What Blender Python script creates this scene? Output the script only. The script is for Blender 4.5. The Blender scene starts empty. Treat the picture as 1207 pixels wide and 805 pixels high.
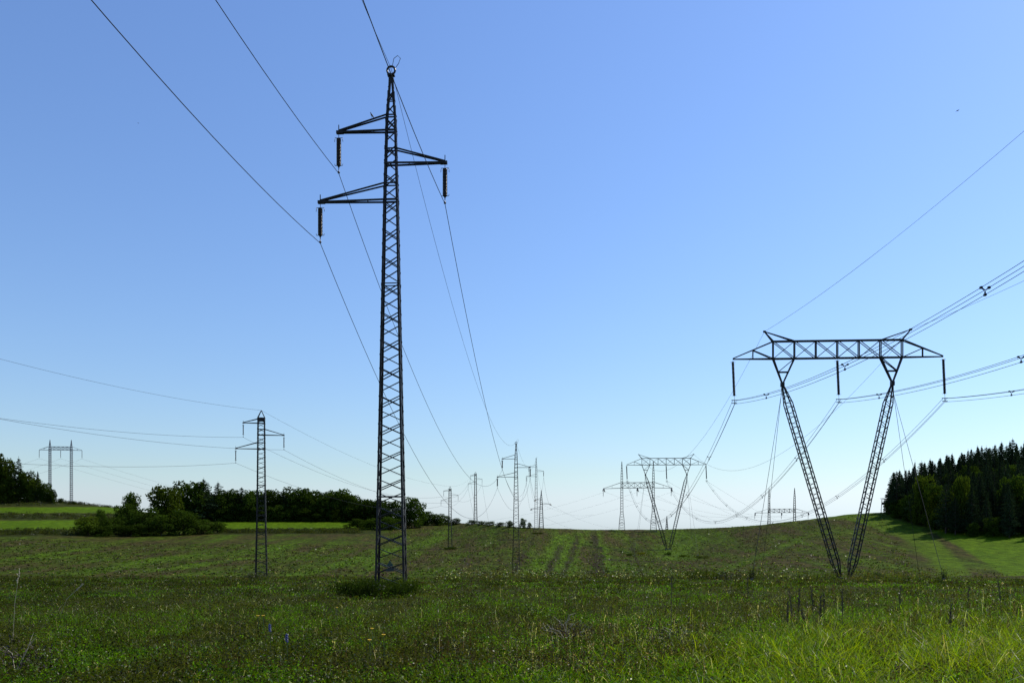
import bpy, math, random
import numpy as np
from mathutils import Vector, Matrix
random.seed(7); RNG = np.random.default_rng(11)
S = bpy.context.scene
COL = S.collection
R = math.radians
F = 1000.0; UC = 603.5; YH = 640.0          # photo pixels: focal length, centre column, eye-level row

# ------------------------------------------------------------------ world, sun, camera
SUN_AZ, SUN_EL = R(60), R(47)
w = bpy.data.worlds.new("World"); S.world = w; w.use_nodes = True
nt = w.node_tree
sky = nt.nodes.new('ShaderNodeTexSky'); sky.sky_type = 'NISHITA'; sky.sun_disc = False
sky.sun_elevation = SUN_EL; sky.sun_rotation = SUN_AZ; sky.altitude = 0
sky.air_density = 1.5; sky.dust_density = 0.45; sky.ozone_density = 8.5
hsv = nt.nodes.new('ShaderNodeHueSaturation'); hsv.inputs['Hue'].default_value = .506; hsv.inputs['Saturation'].default_value = 1.02
nt.links.new(sky.outputs[0], hsv.inputs['Color']); ws = nt.nodes.new('ShaderNodeSeparateColor'); wc = nt.nodes.new('ShaderNodeCombineColor'); wm = nt.nodes.new('ShaderNodeMath')
wm.operation = 'SMOOTH_MAX'; wm.inputs[2].default_value = .4                     # keep the air at the horizon from going yellow
nt.links.new(hsv.outputs[0], ws.inputs[0]); wk = nt.nodes.new('ShaderNodeMath'); wk.operation = 'MULTIPLY'; wk.inputs[1].default_value = .87; nt.links.new(ws.outputs[1], wk.inputs[0])
wr = nt.nodes.new('ShaderNodeMath'); wr.operation = 'SMOOTH_MIN'; wr.inputs[2].default_value = .3; nt.links.new(ws.outputs[0], wr.inputs[0]); nt.links.new(wk.outputs[0], wr.inputs[1])
nt.links.new(wr.outputs[0], wc.inputs[0]); nt.links.new(ws.outputs[1], wc.inputs[1])
nt.links.new(ws.outputs[2], wm.inputs[0]); nt.links.new(ws.outputs[1], wm.inputs[1]); wb_ = nt.nodes.new('ShaderNodeMath'); wb_.operation = 'MULTIPLY'; wb_.inputs[1].default_value = 1.06; nt.links.new(wm.outputs[0], wb_.inputs[0]); nt.links.new(wb_.outputs[0], wc.inputs[2])
nt.links.new(wc.outputs[0], nt.nodes['Background'].inputs[0])
nt.nodes['Background'].inputs[1].default_value = 0.15
sd = bpy.data.lights.new('sun', 'SUN'); sd.energy = 5.0; sd.angle = R(0.53); sd.color = (1.0, 0.94, 0.84)
so = bpy.data.objects.new('sun', sd); COL.objects.link(so)
sv = Vector((math.sin(SUN_AZ)*math.cos(SUN_EL), math.cos(SUN_AZ)*math.cos(SUN_EL), math.sin(SUN_EL)))
so.rotation_euler = sv.to_track_quat('Z', 'Y').to_euler(); so.location = (0, 0, 200)
cd = bpy.data.cameras.new('camera'); cam = bpy.data.objects.new('camera', cd); COL.objects.link(cam)
cam.rotation_euler = (math.pi/2, 0, 0); cd.sensor_width = 36; cd.lens = 36*F/1207
cd.shift_y = (YH-402.5)/1207; cd.clip_start = 0.1; cd.clip_end = 8000
S.camera = cam
S.view_settings.view_transform = 'Standard'; S.view_settings.look = 'None'
S.view_settings.exposure = 0; S.view_settings.gamma = 1; S.view_settings.use_curve_mapping = False

# ------------------------------------------------------------------ materials
def nodes(name):
    m = bpy.data.materials.new(name); m.use_nodes = True
    t = m.node_tree; return m, t, t.nodes, t.links, t.nodes['Principled BSDF']
def noise(n, l, vec, scale, detail=4, rough=.55):
    k = n.new('ShaderNodeTexNoise'); k.inputs['Scale'].default_value = scale
    k.inputs['Detail'].default_value = detail; k.inputs['Roughness'].default_value = rough
    if vec: l.new(vec, k.inputs['Vector'])
    return k.outputs['Fac']
def ramp(n, l, fac, stops):
    k = n.new('ShaderNodeValToRGB'); e = k.color_ramp.elements
    while len(e) < len(stops): e.new(.5)
    for i, (p, c) in enumerate(stops): e[i].position = p; e[i].color = (*c, 1)
    l.new(fac, k.inputs[0]); return k.outputs[0]
def mix(n, l, fac, a, b, mode='MIX'):
    k = n.new('ShaderNodeMix'); k.data_type = 'RGBA'; k.blend_type = mode
    if isinstance(fac, float): k.inputs[0].default_value = fac
    else: l.new(fac, k.inputs[0])
    for v, i in ((a, 6), (b, 7)):
        if isinstance(v, tuple): k.inputs[i].default_value = (*v, 1)
        else: l.new(v, k.inputs[i])
    return k.outputs[2]
def simple(name, c, rough=.6, metal=0., var=.25, scale=6., spec=.5):
    m, t, n, l, p = nodes(name)
    tc = n.new('ShaderNodeTexCoord')
    f = noise(n, l, tc.outputs['Object'], scale, 5)
    l.new(ramp(n, l, f, [(.3, tuple(x*(1-var) for x in c)), (.7, tuple(x*(1+var) for x in c))]), p.inputs['Base Color'])
    p.inputs['Roughness'].default_value = rough; p.inputs['Metallic'].default_value = metal
    p.inputs['Specular IOR Level'].default_value = spec
    return m
STEEL = simple('weathered_steel', (.030, .028, .027), .32, .0, .45, 3, .10)
STEEL_PALE = simple('galvanised_steel', (.14, .145, .16), .42, .4, .25, 1)
PORC = simple('brown_porcelain', (.02, .013, .011), .3, 0, .3, 4)
WIRE = simple('aluminium_wire', (.025, .025, .027), .6, .0, .2, .2, .1)
CONC = simple('concrete', (.13, .125, .11), .9, 0, .35, 5)
BARK = simple('bark', (.045, .034, .025), .9, 0, .4, 6)
WOOD = simple('old_wood', (.06, .045, .03), .85, 0, .3, 4)
SIGN = simple('sign_face', (.010, .045, .040), .5, 0, .1, 4)
SIGN_Y = simple('sign_mark', (.20, .22, .03), .5, 0, .1, 4)
FEATHER = simple('dark_feathers', (.012, .012, .014), .7, 0, .2, 20)
DRY = simple('dry_stalk', (.38, .33, .22), .7, 0, .3, 30)
DARKSTALK = simple('brown_seed_stalk', (.035, .024, .014), .8, 0, .4, 30)
YEL = simple('yellow_petals', (.75, .48, .01), .5, 0, .1, 30)
BLU = simple('blue_petals', (.06, .07, .20), .5, 0, .2, 30)
GREENSTEM = simple('green_stem', (.04, .07, .015), .6, 0, .2, 30)

def leafmat(name, c1, c2, trans=.35, tint=False, rough=.5, spec=.35, scale=.35, tboost=(1.5, 1.6, .6)):
    m, t, n, l, p = nodes(name)
    if tint:
        a = n.new('ShaderNodeAttribute'); a.attribute_name = 'tint'; colr = a.outputs['Color']
        gl = n.new('ShaderNodeMapRange'); gl.inputs[3].default_value = spec; gl.inputs[4].default_value = .4; l.new(a.outputs['Alpha'], gl.inputs[0])
        l.new(gl.outputs[0], p.inputs['Specular IOR Level'])
        gr_ = n.new('ShaderNodeMapRange'); gr_.inputs[3].default_value = .6; gr_.inputs[4].default_value = .40; l.new(a.outputs['Alpha'], gr_.inputs[0])
        l.new(gr_.outputs[0], p.inputs['Roughness'])
    else:
        tc = n.new('ShaderNodeTexCoord')
        f = noise(n, l, tc.outputs['Object'], scale, 3)
        oi = n.new('ShaderNodeObjectInfo')
        base = ramp(n, l, f, [(.35, c1), (.68, c2)])
        hs = n.new('ShaderNodeHueSaturation')
        mr = n.new('ShaderNodeMapRange'); mr.inputs[3].default_value = .7; mr.inputs[4].default_value = 1.3
        l.new(oi.outputs['Random'], mr.inputs[0]); l.new(mr.outputs[0], hs.inputs['Value'])
        l.new(base, hs.inputs['Color']); colr = hs.outputs[0]
    l.new(colr, p.inputs['Base Color'])
    if not tint: p.inputs['Roughness'].default_value = rough; p.inputs['Specular IOR Level'].default_value = spec
    tr = n.new('ShaderNodeBsdfTranslucent')
    l.new(mix(n, l, 1.0, colr, tboost, 'MULTIPLY'), tr.inputs['Color'])
    ms = n.new('ShaderNodeMixShader'); ms.inputs[0].default_value = trans
    l.new(p.outputs[0], ms.inputs[1]); l.new(tr.outputs[0], ms.inputs[2])
    l.new(ms.outputs[0], n['Material Output'].inputs['Surface'])
    return m
LEAF = leafmat('broad_leaves', (.024, .044, .006), (.046, .074, .010), .26, scale=.5, spec=.0, rough=.9)
LEAF_Y = leafmat('yellowing_leaves', (.09, .105, .008), (.15, .15, .010), .4, scale=.5, spec=.0, rough=.9)
LEAF_L = leafmat('mid_green_leaves', (.034, .054, .006), (.060, .080, .009), .28, scale=.5, spec=.0, rough=.9)
NEEDLE = leafmat('pine_needles', (.017, .032, .016), (.032, .050, .020), .12, scale=.5, spec=.0, rough=.9)
GRASS = leafmat('grass_blades', None, None, .52, tint=True, rough=.45, spec=.05, tboost=(1.75, 1.85, .6))
BUSHLEAF = leafmat('weed_leaves', (.020, .026, .005), (.050, .056, .009), .25, scale=1.5, spec=.25)

# ------------------------------------------------------------------ mesh helpers
class MB:
    def __init__(s): s.v = []; s.f = []
    def prism(s, p, q, sec, a, b):
        n = len(sec); o = len(s.v)
        for e in (p, q):
            for (x, y) in sec: s.v.append(tuple(e+a*x+b*y))
        for i in range(n): j = (i+1) % n; s.f.append((o+i, o+j, o+n+j, o+n+i))
        s.f.append(tuple(o+i for i in range(n-1, -1, -1))); s.f.append(tuple(o+n+i for i in range(n)))
    def bar(s, p, q, wd, h=None):
        p = Vector(p); q = Vector(q); d = (q-p)
        if d.length < 1e-6: return
        d.normalize(); up = Vector((0, 0, 1)) if abs(d.z) < .95 else Vector((0, 1, 0))
        a = d.cross(up).normalized(); b = a.cross(d); h = h or wd
        s.prism(p, q, [(-wd/2, -h/2), (wd/2, -h/2), (wd/2, h/2), (-wd/2, h/2)], a, b)
    def angle(s, p, q, a, b, wd, t):       # L section, corner on the line, flanges along a and b
        s.prism(Vector(p), Vector(q), [(0, 0), (wd, 0), (wd, t), (t, t), (t, wd), (0, wd)], a, b)
    def tube(s, pts, rad, n=6, cap=True):
        pts = [Vector(p) for p in pts]; m = len(pts); o = len(s.v)
        rad = rad if isinstance(rad, (list, tuple)) else [rad]*m
        for i, p in enumerate(pts):
            d = (pts[min(i+1, m-1)]-pts[max(i-1, 0)]).normalized()
            up = Vector((0, 0, 1)) if abs(d.z) < .9 else Vector((0, 1, 0))
            a = d.cross(up).normalized(); b = a.cross(d)
            for k in range(n):
                t = 2*math.pi*k/n; s.v.append(tuple(p+(a*math.cos(t)+b*math.sin(t))*rad[i]))
        for i in range(m-1):
            for k in range(n):
                j = (k+1) % n; s.f.append((o+i*n+k, o+i*n+j, o+(i+1)*n+j, o+(i+1)*n+k))
        if cap:
            s.f.append(tuple(o+k for k in range(n-1, -1, -1))); s.f.append(tuple(o+(m-1)*n+k for k in range(n)))
    def box(s, c, d):
        c = Vector(c); s.bar(c-Vector((0, 0, d[2]/2)), c+Vector((0, 0, d[2]/2)), d[0], d[1])
    def build(s, name, mat, parent=None, smooth=False):
        me = bpy.data.meshes.new(name); me.from_pydata(s.v, [], s.f); me.materials.append(mat)
        if smooth: me.polygons.foreach_set('use_smooth', [True]*len(me.polygons))
        o = bpy.data.objects.new(name, me); COL.objects.link(o); o.parent = parent
        return o
def tri_mesh(name, V, T, mat, tint=None, parent=None):
    V = np.asarray(V, np.float32); T = np.asarray(T, np.int32)
    me = bpy.data.meshes.new(name); me.vertices.add(len(V)); me.vertices.foreach_set('co', V.ravel())
    me.loops.add(T.size); me.loops.foreach_set('vertex_index', T.ravel())
    me.polygons.add(len(T)); me.polygons.foreach_set('loop_start', np.arange(0, T.size, 3, dtype=np.int32))
    me.update(calc_edges=True); me.materials.append(mat)
    if tint is not None:
        a = me.attributes.new('tint', 'FLOAT_COLOR', 'POINT')
        a.data.foreach_set('color', np.c_[tint, (np.modf(tint.sum(1)*91733.)[0] > .86)*1.].astype(np.float32).ravel())
    o = bpy.data.objects.new(name, me); COL.objects.link(o); o.parent = parent
    return o
def tag(o, label=None, cat=None, group=None, kind=None):
    if label: o['label'] = label
    if cat: o['category'] = cat
    if group: o['group'] = group
    if kind: o['kind'] = kind
    return o
def empty(name, loc=(0, 0, 0), rz=0.):
    o = bpy.data.objects.new(name, None); COL.objects.link(o); o.location = loc; o.rotation_euler = (0, 0, rz)
    o.empty_display_size = .5; return o
def copy_tree(o, parent=None):
    c = o.copy(); COL.objects.link(c); c.parent = parent
    for ch in [x for x in ALLKIDS(o)]: copy_tree(ch, c)
    return c
def ALLKIDS(o): return list(o.children)

# ------------------------------------------------------------------ ground shape
def vnoise(x, y, seed=0):
    x = np.asarray(x, float); y = np.asarray(y, float)
    xi = np.floor(x).astype(np.int64); yi = np.floor(y).astype(np.int64); fx = x-xi; fy = y-yi
    fx = fx*fx*(3-2*fx); fy = fy*fy*(3-2*fy)
    def h(a, b):
        n = (a*374761393+b*668265263+seed*974711) & 0x7fffffff
        n = ((n ^ (n >> 13))*1274126177) & 0x7fffffff
        return ((n ^ (n >> 16)) & 0xffff)/65535.
    return (h(xi, yi)*(1-fx)+h(xi+1, yi)*fx)*(1-fy)+(h(xi, yi+1)*(1-fx)+h(xi+1, yi+1)*fx)*fy
def fbm(x, y, seed=0):
    return .5*vnoise(x, y, seed)+.3*vnoise(x*2.1, y*2.1, seed+1)+.2*vnoise(x*4.3, y*4.3, seed+2)
YC = np.array([(-700, 575), (-200, 583), (0, 588), (40, 587), (80, 592), (140, 599), (200, 607), (260, 613), (450, 613), (520, 615),
      (560, 617), (620, 621.5), (700, 624), (780, 624), (860, 621), (900, 618), (960, 611), (1000, 606), (1040, 603.5),
      (1070, 599), (1110, 589), (1165, 573), (1207, 566), (1400, 548), (2000, 540)], float)
CC = np.array([(-700, 420), (0, 405), (140, 400), (260, 345), (450, 360), (530, 350), (600, 275), (640, 272), (700, 300), (740, 322),
      (800, 322), (900, 275), (960, 270), (1040, 278), (1207, 300), (1400, 320), (2000, 330)], float)
PC = np.array([(-700, 1.4), (300, 1.4), (500, 1.45), (620, 1.6), (720, 2.4), (800, 2.7), (900, 2.0), (1000, 1.8), (1207, 1.7), (2000, 1.7)], float)
ND = np.array([(-80, -1.4), (0, -1.6), (10, -1.65), (36, -1.93), (60, -2.75), (100, -4.3), (138, -5.7)], float)
def ground(x, d):
    x = np.asarray(x, float); d = np.asarray(d, float)
    u = UC+F*x/np.maximum(d, 100.)
    yc = np.interp(u, YC[:, 0], YC[:, 1]); C = np.interp(u, CC[:, 0], CC[:, 1]); P = np.interp(u, PC[:, 0], PC[:, 1])
    zc = (YH-yc)*C/1000.
    near = np.interp(d, ND[:, 0], ND[:, 1])
    t = np.clip((d-138)/(C-138), 0, 1)
    z = near+(zc+5.7)*t**P
    e = np.maximum(d-C, 0)
    z = z-np.minimum(e, 400)*.05
    z = z+(fbm(x*.35, d*.35, 5)-.5)*.22*np.clip((d-4)/10, .3, 1)
    return z
def gz(x, d): return float(ground(x, d))
def ux(u, d): return (u-UC)*d/F
def row(u, d): return YH-1000*gz(ux(u, d), d)/d
def find_d(u, yb):
    C = float(np.interp(u, CC[:, 0], CC[:, 1])); ds = np.linspace(141, C, 240)
    xs = (u-UC)*ds/F; ys = YH-1000*ground(xs, ds)/ds
    k = np.nonzero(ys <= yb)[0]
    return float(ds[k[0]]) if len(k) else C-1.

# ground grid: a fan from behind the camera, fine where the hillside shows
dd = np.concatenate([np.arange(-45, 4, 6.), np.arange(4, 40, .8), np.arange(40, 140, 1.2), np.arange(140, 420, .7), np.geomspace(421, 6000, 60)])
ss = np.concatenate([np.linspace(-1.6, -.72, 40)[:-1], np.linspace(-.72, .72, 520), np.linspace(.72, 1.6, 40)[1:]])
D, SS = np.meshgrid(dd, ss, indexing='ij')
X = SS*(D+60)
Z = ground(X, D)
U = UC+F*X/np.maximum(D, 1); Y = YH-1000*Z/np.maximum(D, 1)
def soft(a, lo, hi, e=.8): return np.clip((a-lo)/e+.5, 0, 1)*np.clip((hi-a)/e+.5, 0, 1)
wob = (fbm(X*.09, D*.09, 21)-.5)
Yw = Y+wob*2.0; Uw = U+wob*26
Cg = np.interp(U, CC[:, 0], CC[:, 1])
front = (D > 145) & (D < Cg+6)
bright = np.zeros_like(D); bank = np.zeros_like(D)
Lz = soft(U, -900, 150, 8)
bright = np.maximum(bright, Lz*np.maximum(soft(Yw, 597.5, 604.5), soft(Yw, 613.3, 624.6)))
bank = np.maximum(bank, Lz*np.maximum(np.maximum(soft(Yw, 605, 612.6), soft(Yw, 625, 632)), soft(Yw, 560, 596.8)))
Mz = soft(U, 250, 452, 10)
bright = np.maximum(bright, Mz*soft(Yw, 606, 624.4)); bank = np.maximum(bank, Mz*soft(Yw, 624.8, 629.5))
def lineu(y, pts):                                     # column of a field edge at row y
    p = np.array(sorted(pts), float); return np.interp(y, p[:, 0], p[:, 1])
e1 = lineu(Y, [(606, 985), (612, 1000), (622, 1035), (632, 1060), (655, 1090), (684, 1116)])
e2 = lineu(Y, [(600, 1060), (610, 1052), (618, 1078), (640, 1110), (662, 1132), (684, 1152)])
e3 = lineu(Y, [(626, 1098), (634, 1112), (645, 1132), (662, 1160), (684, 1192)])
strip = np.clip((Uw*.3+U*.7-e1)/8+.5, 0, 1)*np.clip((e2-U)/6+.5, 0, 1)*soft(Y, 598, 690, 3)
rgreen = np.clip((U-e3)/5+.5, 0, 1)
rb = np.clip((U-1060)/30, 0, 1)
bright = np.maximum(bright, strip*.75*(U > 960)); bright = np.maximum(bright, rgreen*(U > 1090))
crestg = soft(U, 940, 1050, 20)*np.clip((614-Yw)/4, 0, 1)*np.clip((D-200)/10, 0, 1)
bright = np.maximum(bright, crestg*.8)
# worked strips that run up the middle of the hillside
tr = np.zeros_like(D)
for (yb, ub, ut, wdt) in ((682, 628, 668, 15), (682, 655, 676, 8), (682, 672, 684, 7), (682, 722, 704, 5)):
    c = ub+(ut-ub)*np.clip((682-Y)/56, 0, 1); ww = wdt*(.35+.65*np.clip((Y-624)/58, 0, 1))
    tr = np.maximum(tr, np.clip(1.4-np.abs(U-c+wob*14)/ww, 0, 1)*np.clip((Y-626)/4, 0, 1))
tr = np.maximum(tr, .8*np.clip(1.3-np.abs(U-800+wob*30)/26, 0, 1)*soft(Y, 624, 660, 8))
bare = np.zeros_like(D)
for (yb, ub, yt, ut, wdt) in ((682, 643, 640, 662, 6), (682, 664, 630, 681, 4), (682, 706, 628, 697, 6), (682, 716, 628, 701, 2.5), (682, 758, 628, 742, 3), (682, 600, 630, 632, 3)):
    f_ = np.clip((yb-Y)/(yb-yt), 0, 1); c = ub+(ut-ub)*f_; bare = np.maximum(bare, .8*np.clip(1.5-np.abs(U-c+wob*9)/(wdt*(1-.55*f_)), 0, 1)*np.clip((Y-yt)/5, 0, 1))
ly = np.interp(U, [560, 640, 690, 769, 786, 850], [637, 636, 658, 662, 654, 668])
bare = np.maximum(bare, .8*np.clip(1.4-np.abs(Y-ly+wob*3)/.9, 0, 1)*soft(U, 690, 792, 8)); bare = np.maximum(bare, .6*np.clip(1.4-np.abs(Y-636+wob*2)/.7, 0, 1)*soft(U, 585, 640, 14))
bare *= (D > 140) & front
for pts_, wdt in (([(20, 690), (140, 668), (330, 645)], 3.4), ([(150, 676), (350, 652)], 2.0), ([(0, 660), (120, 647)], 1.8), ([(330, 682), (440, 655), (520, 636)], 3.0), ([(840, 676), (905, 652), (950, 632)], 3.)):
    pp = np.array(pts_, float); ly = np.interp(U, pp[:, 0], pp[:, 1])
    tr = np.maximum(tr, .75*np.clip(1.6-np.abs(Y-ly+wob*6)/wdt, 0, 1)*soft(U, pp[0, 0], pp[-1, 0], 40))
bright *= front; bank *= front; tr *= front & (D > 138)
mead = np.clip((97+14*wob*2+5*(fbm(X*.5, D*.3, 23)-.5)-D)/14+.5, 0, 1)
nr, nc = D.shape
idx = np.arange(nr*nc).reshape(nr, nc)
q = np.stack([idx[:-1, :-1], idx[:-1, 1:], idx[1:, 1:], idx[1:, :-1]], -1)
zone = np.zeros((nr-1, nc-1), int)
def fc(a): return (a[:-1, :-1]+a[1:, 1:])/2
zone[fc(bright) > .5] = 1; zone[fc(bank) > .5] = 2; zone[fc(mead) > .5] = 3; zone[fc(D-Cg) > 20] = 4

gm, t, n, l, p = nodes('fields')
tc = n.new('ShaderNodeTexCoord'); at = n.new('ShaderNodeAttribute'); at.attribute_name = 'cover'
at2 = n.new('ShaderNodeAttribute'); at2.attribute_name = 'cover2'
sp = n.new('ShaderNodeSeparateColor'); l.new(at.outputs['Color'], sp.inputs[0])
sp2 = n.new('ShaderNodeSeparateColor'); l.new(at2.outputs['Color'], sp2.inputs[0])
mp = n.new('ShaderNodeMapping'); mp.inputs['Rotation'].default_value = (0, 0, R(9)); mp.inputs['Scale'].default_value = (.16, .014, .05)
l.new(tc.outputs['Object'], mp.inputs['Vector'])
mp2 = n.new('ShaderNodeMapping'); mp2.inputs['Rotation'].default_value = (0, 0, R(9)); mp2.inputs['Scale'].default_value = (.9, .10, .2)
l.new(tc.outputs['Object'], mp2.inputs['Vector'])
mp3 = n.new('ShaderNodeMapping'); mp3.inputs['Rotation'].default_value = (0, 0, R(9)); mp3.inputs['Scale'].default_value = (1.9, .22, .5)
l.new(tc.outputs['Object'], mp3.inputs['Vector']); f5 = noise(n, l, mp3.outputs[0], 1.0, 6, .8)
f1 = noise(n, l, mp.outputs[0], 1.0, 5, .6); f2 = noise(n, l, mp2.outputs[0], 1.0, 6, .75)
f3 = noise(n, l, tc.outputs['Object'], .045, 4, .6); f4 = noise(n, l, tc.outputs['Object'], .42, 9, .82)
ad = n.new('ShaderNodeMath'); ad.operation = 'MULTIPLY_ADD'; l.new(f1, ad.inputs[0]); ad.inputs[1].default_value = .55
ad2 = n.new('ShaderNodeMath'); ad2.operation = 'MULTIPLY_ADD'; l.new(f2, ad2.inputs[0]); ad2.inputs[1].default_value = .25
ad3 = n.new('ShaderNodeMath'); ad3.operation = 'MULTIPLY'; l.new(f3, ad3.inputs[0]); ad3.inputs[1].default_value = .35
l.new(ad3.outputs[0], ad2.inputs[2]); l.new(ad2.outputs[0], ad.inputs[2])
ad4 = n.new('ShaderNodeMath'); ad4.operation = 'MULTIPLY_ADD'; l.new(sp.outputs[2], ad4.inputs[0]); ad4.inputs[1].default_value = .16
l.new(ad.outputs[0], ad4.inputs[2])
FIELD = ramp(n, l, ad4.outputs[0], [(.43, (.046, .036, .016)), (.52, (.042, .039, .011)), (.59, (.038, .051, .006)), (.73, (.050, .090, .005))])
speck = ramp(n, l, f4, [(.36, (.25, .23, .2)), (.5, (.9, .9, .85)), (.64, (2.0, 1.95, 1.7))])
streak = ramp(n, l, f5, [(.36, (.40, .36, .30)), (.5, (.95, .95, .9)), (.64, (1.75, 1.7, 1.5))])
FIELD = mix(n, l, .75, FIELD, speck, 'MULTIPLY'); FIELD = mix(n, l, .9, FIELD, streak, 'MULTIPLY')
BR = ramp(n, l, f2, [(.3, (.044, .090, .002)), (.7, (.068, .114, .003))])
BR = mix(n, l, .5, BR, speck, 'MULTIPLY'); BR = mix(n, l, .5, BR, streak, 'MULTIPLY')
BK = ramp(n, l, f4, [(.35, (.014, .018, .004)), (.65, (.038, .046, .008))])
ME = ramp(n, l, f4, [(.35, (.018, .021, .004)), (.65, (.044, .052, .007))])
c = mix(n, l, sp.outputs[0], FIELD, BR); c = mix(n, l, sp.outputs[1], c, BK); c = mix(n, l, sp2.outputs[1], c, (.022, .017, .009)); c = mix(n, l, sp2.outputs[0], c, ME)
l.new(c, p.inputs['Base Color']); p.inputs['Roughness'].default_value = .95; p.inputs['Specular IOR Level'].default_value = .03
bp = n.new('ShaderNodeBump'); bp.inputs['Strength'].default_value = .9; bp.inputs['Distance'].default_value = .25
l.new(f4, bp.inputs['Height']); l.new(bp.outputs[0], p.inputs['Normal'])
cov = np.stack([bright, bank, tr, np.ones_like(D)], -1).reshape(-1, 4).astype(np.float32)
cov2 = np.stack([mead, bare, mead*0, np.ones_like(D)], -1).reshape(-1, 4).astype(np.float32)
VX = np.stack([X, D, Z], -1).reshape(-1, 3).astype(np.float32)
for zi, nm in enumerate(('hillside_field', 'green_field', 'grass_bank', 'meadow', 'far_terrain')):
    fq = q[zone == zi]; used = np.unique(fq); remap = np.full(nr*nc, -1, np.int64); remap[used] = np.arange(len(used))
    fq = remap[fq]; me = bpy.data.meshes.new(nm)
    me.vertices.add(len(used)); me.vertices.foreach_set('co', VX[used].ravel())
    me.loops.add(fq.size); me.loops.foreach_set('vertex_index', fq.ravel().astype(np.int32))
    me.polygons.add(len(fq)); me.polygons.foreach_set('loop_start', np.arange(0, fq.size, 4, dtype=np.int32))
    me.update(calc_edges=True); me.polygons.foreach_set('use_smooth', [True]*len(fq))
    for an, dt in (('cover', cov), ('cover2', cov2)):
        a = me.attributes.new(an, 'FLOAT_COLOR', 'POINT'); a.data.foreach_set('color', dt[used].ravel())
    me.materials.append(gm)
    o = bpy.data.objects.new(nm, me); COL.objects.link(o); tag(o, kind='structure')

# ------------------------------------------------------------------ lattice work
def lattice(A, B, prof, ph, wl, wb, u=Vector((1, 0, 0)), v=Vector((0, 1, 0)), pattern='X', rings=(), kd=1.):
    """legs (4 MBs), bracing (4 MBs) of a square lattice from A to B; prof = [(t, half width)]"""
    A = Vector(A); B = Vector(B); pt = [a for a, b in prof]; pw = [b for a, b in prof]
    def hw(t): return float(np.interp(t, pt, pw))
    sg = [(-1, -1), (1, -1), (1, 1), (-1, 1)]
    def cor(t, i, k=1.): h = hw(t)*k; return A+(B-A)*t+u*(sg[i][0]*h)+v*(sg[i][1]*h*kd)
    legs = []
    for i in range(4):
        m = MB()
        for a, b in zip(pt[:-1], pt[1:]):
            m.angle(cor(a, i), cor(b, i), u*-sg[i][0], v*-sg[i][1], wl, max(.012, wl*.14))
        legs.append(m)
    L = (B-A).length; br = [MB() for _ in range(4)]
    n_ = max(2, int(round(L/ph))); edges = [k/n_ for k in range(n_+1)]
    for k in range(n_):
        a, b = edges[k], edges[k+1]; g = .12*(b-a)
        if hw((a+b)/2) < .03: continue
        for f in range(4):
            i, j = f, (f+1) % 4
            if pattern in 'XS' or k % 2 == 0: br[f].bar(cor(a+g, i, .98), cor(b-g, j, .98), wb, wb*.8)
            if pattern == 'X' or k % 2 == 1: br[f].bar(cor(a+g, j, .94), cor(b-g, i, .94), wb, wb*.8)
    for t in rings:
        for f in range(4): br[f].bar(cor(t, f, .99), cor(t, (f+1) % 4, .99), wl*.55, wl*.4)
    return legs, br, cor
def insulator(L, r, n=None, parent=None, loc=(0, 0, 0), tilt=(0, 0), name='insulator', thin=False):
    """hanging string of discs: hook, stack of sheds, clamp; top at the origin"""
    hk = .13 if L < 2.5 else .04; m = MB(); n = n or max(6, int(L/.085)); pts = [(0, .012), (-hk*L, .014)]
    for k in range(n):
        z0 = -hk*L-(.9-hk*1.4)*L*k/n; dz = (.9-hk*1.4)*L/n
        pts += [(z0-.04*dz, r*.6), (z0-.3*dz, r), (z0-.7*dz, r*.97), (z0-.96*dz, r*.6)]
    pts += [(-.9*L, .018), (-.985*L, .018), (-L, .05), (-L-.06, .05)]
    m.tube([(0, 0, z) for z, _ in pts], [q_ for _, q_ in pts], 8)
    for zz in (-hk*L, -(.91-.4*hk)*L):                                     # arcing horns
        m.tube([(r*1.5, 0, zz+.03), (-r*1.5, 0, zz+.03)], .012, 5)
        for sx in (-1, 1): m.tube([(sx*r*1.5, 0, zz+.03), (sx*r*1.7, 0, zz+(.14 if zz > -.5*L else .10)*(-1 if zz > -.5*L else 1))], .011, 5)
    o = m.build(name, PORC, parent, True); o.location = loc; o.rotation_euler = (tilt[0], tilt[1], 0); return o

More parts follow.
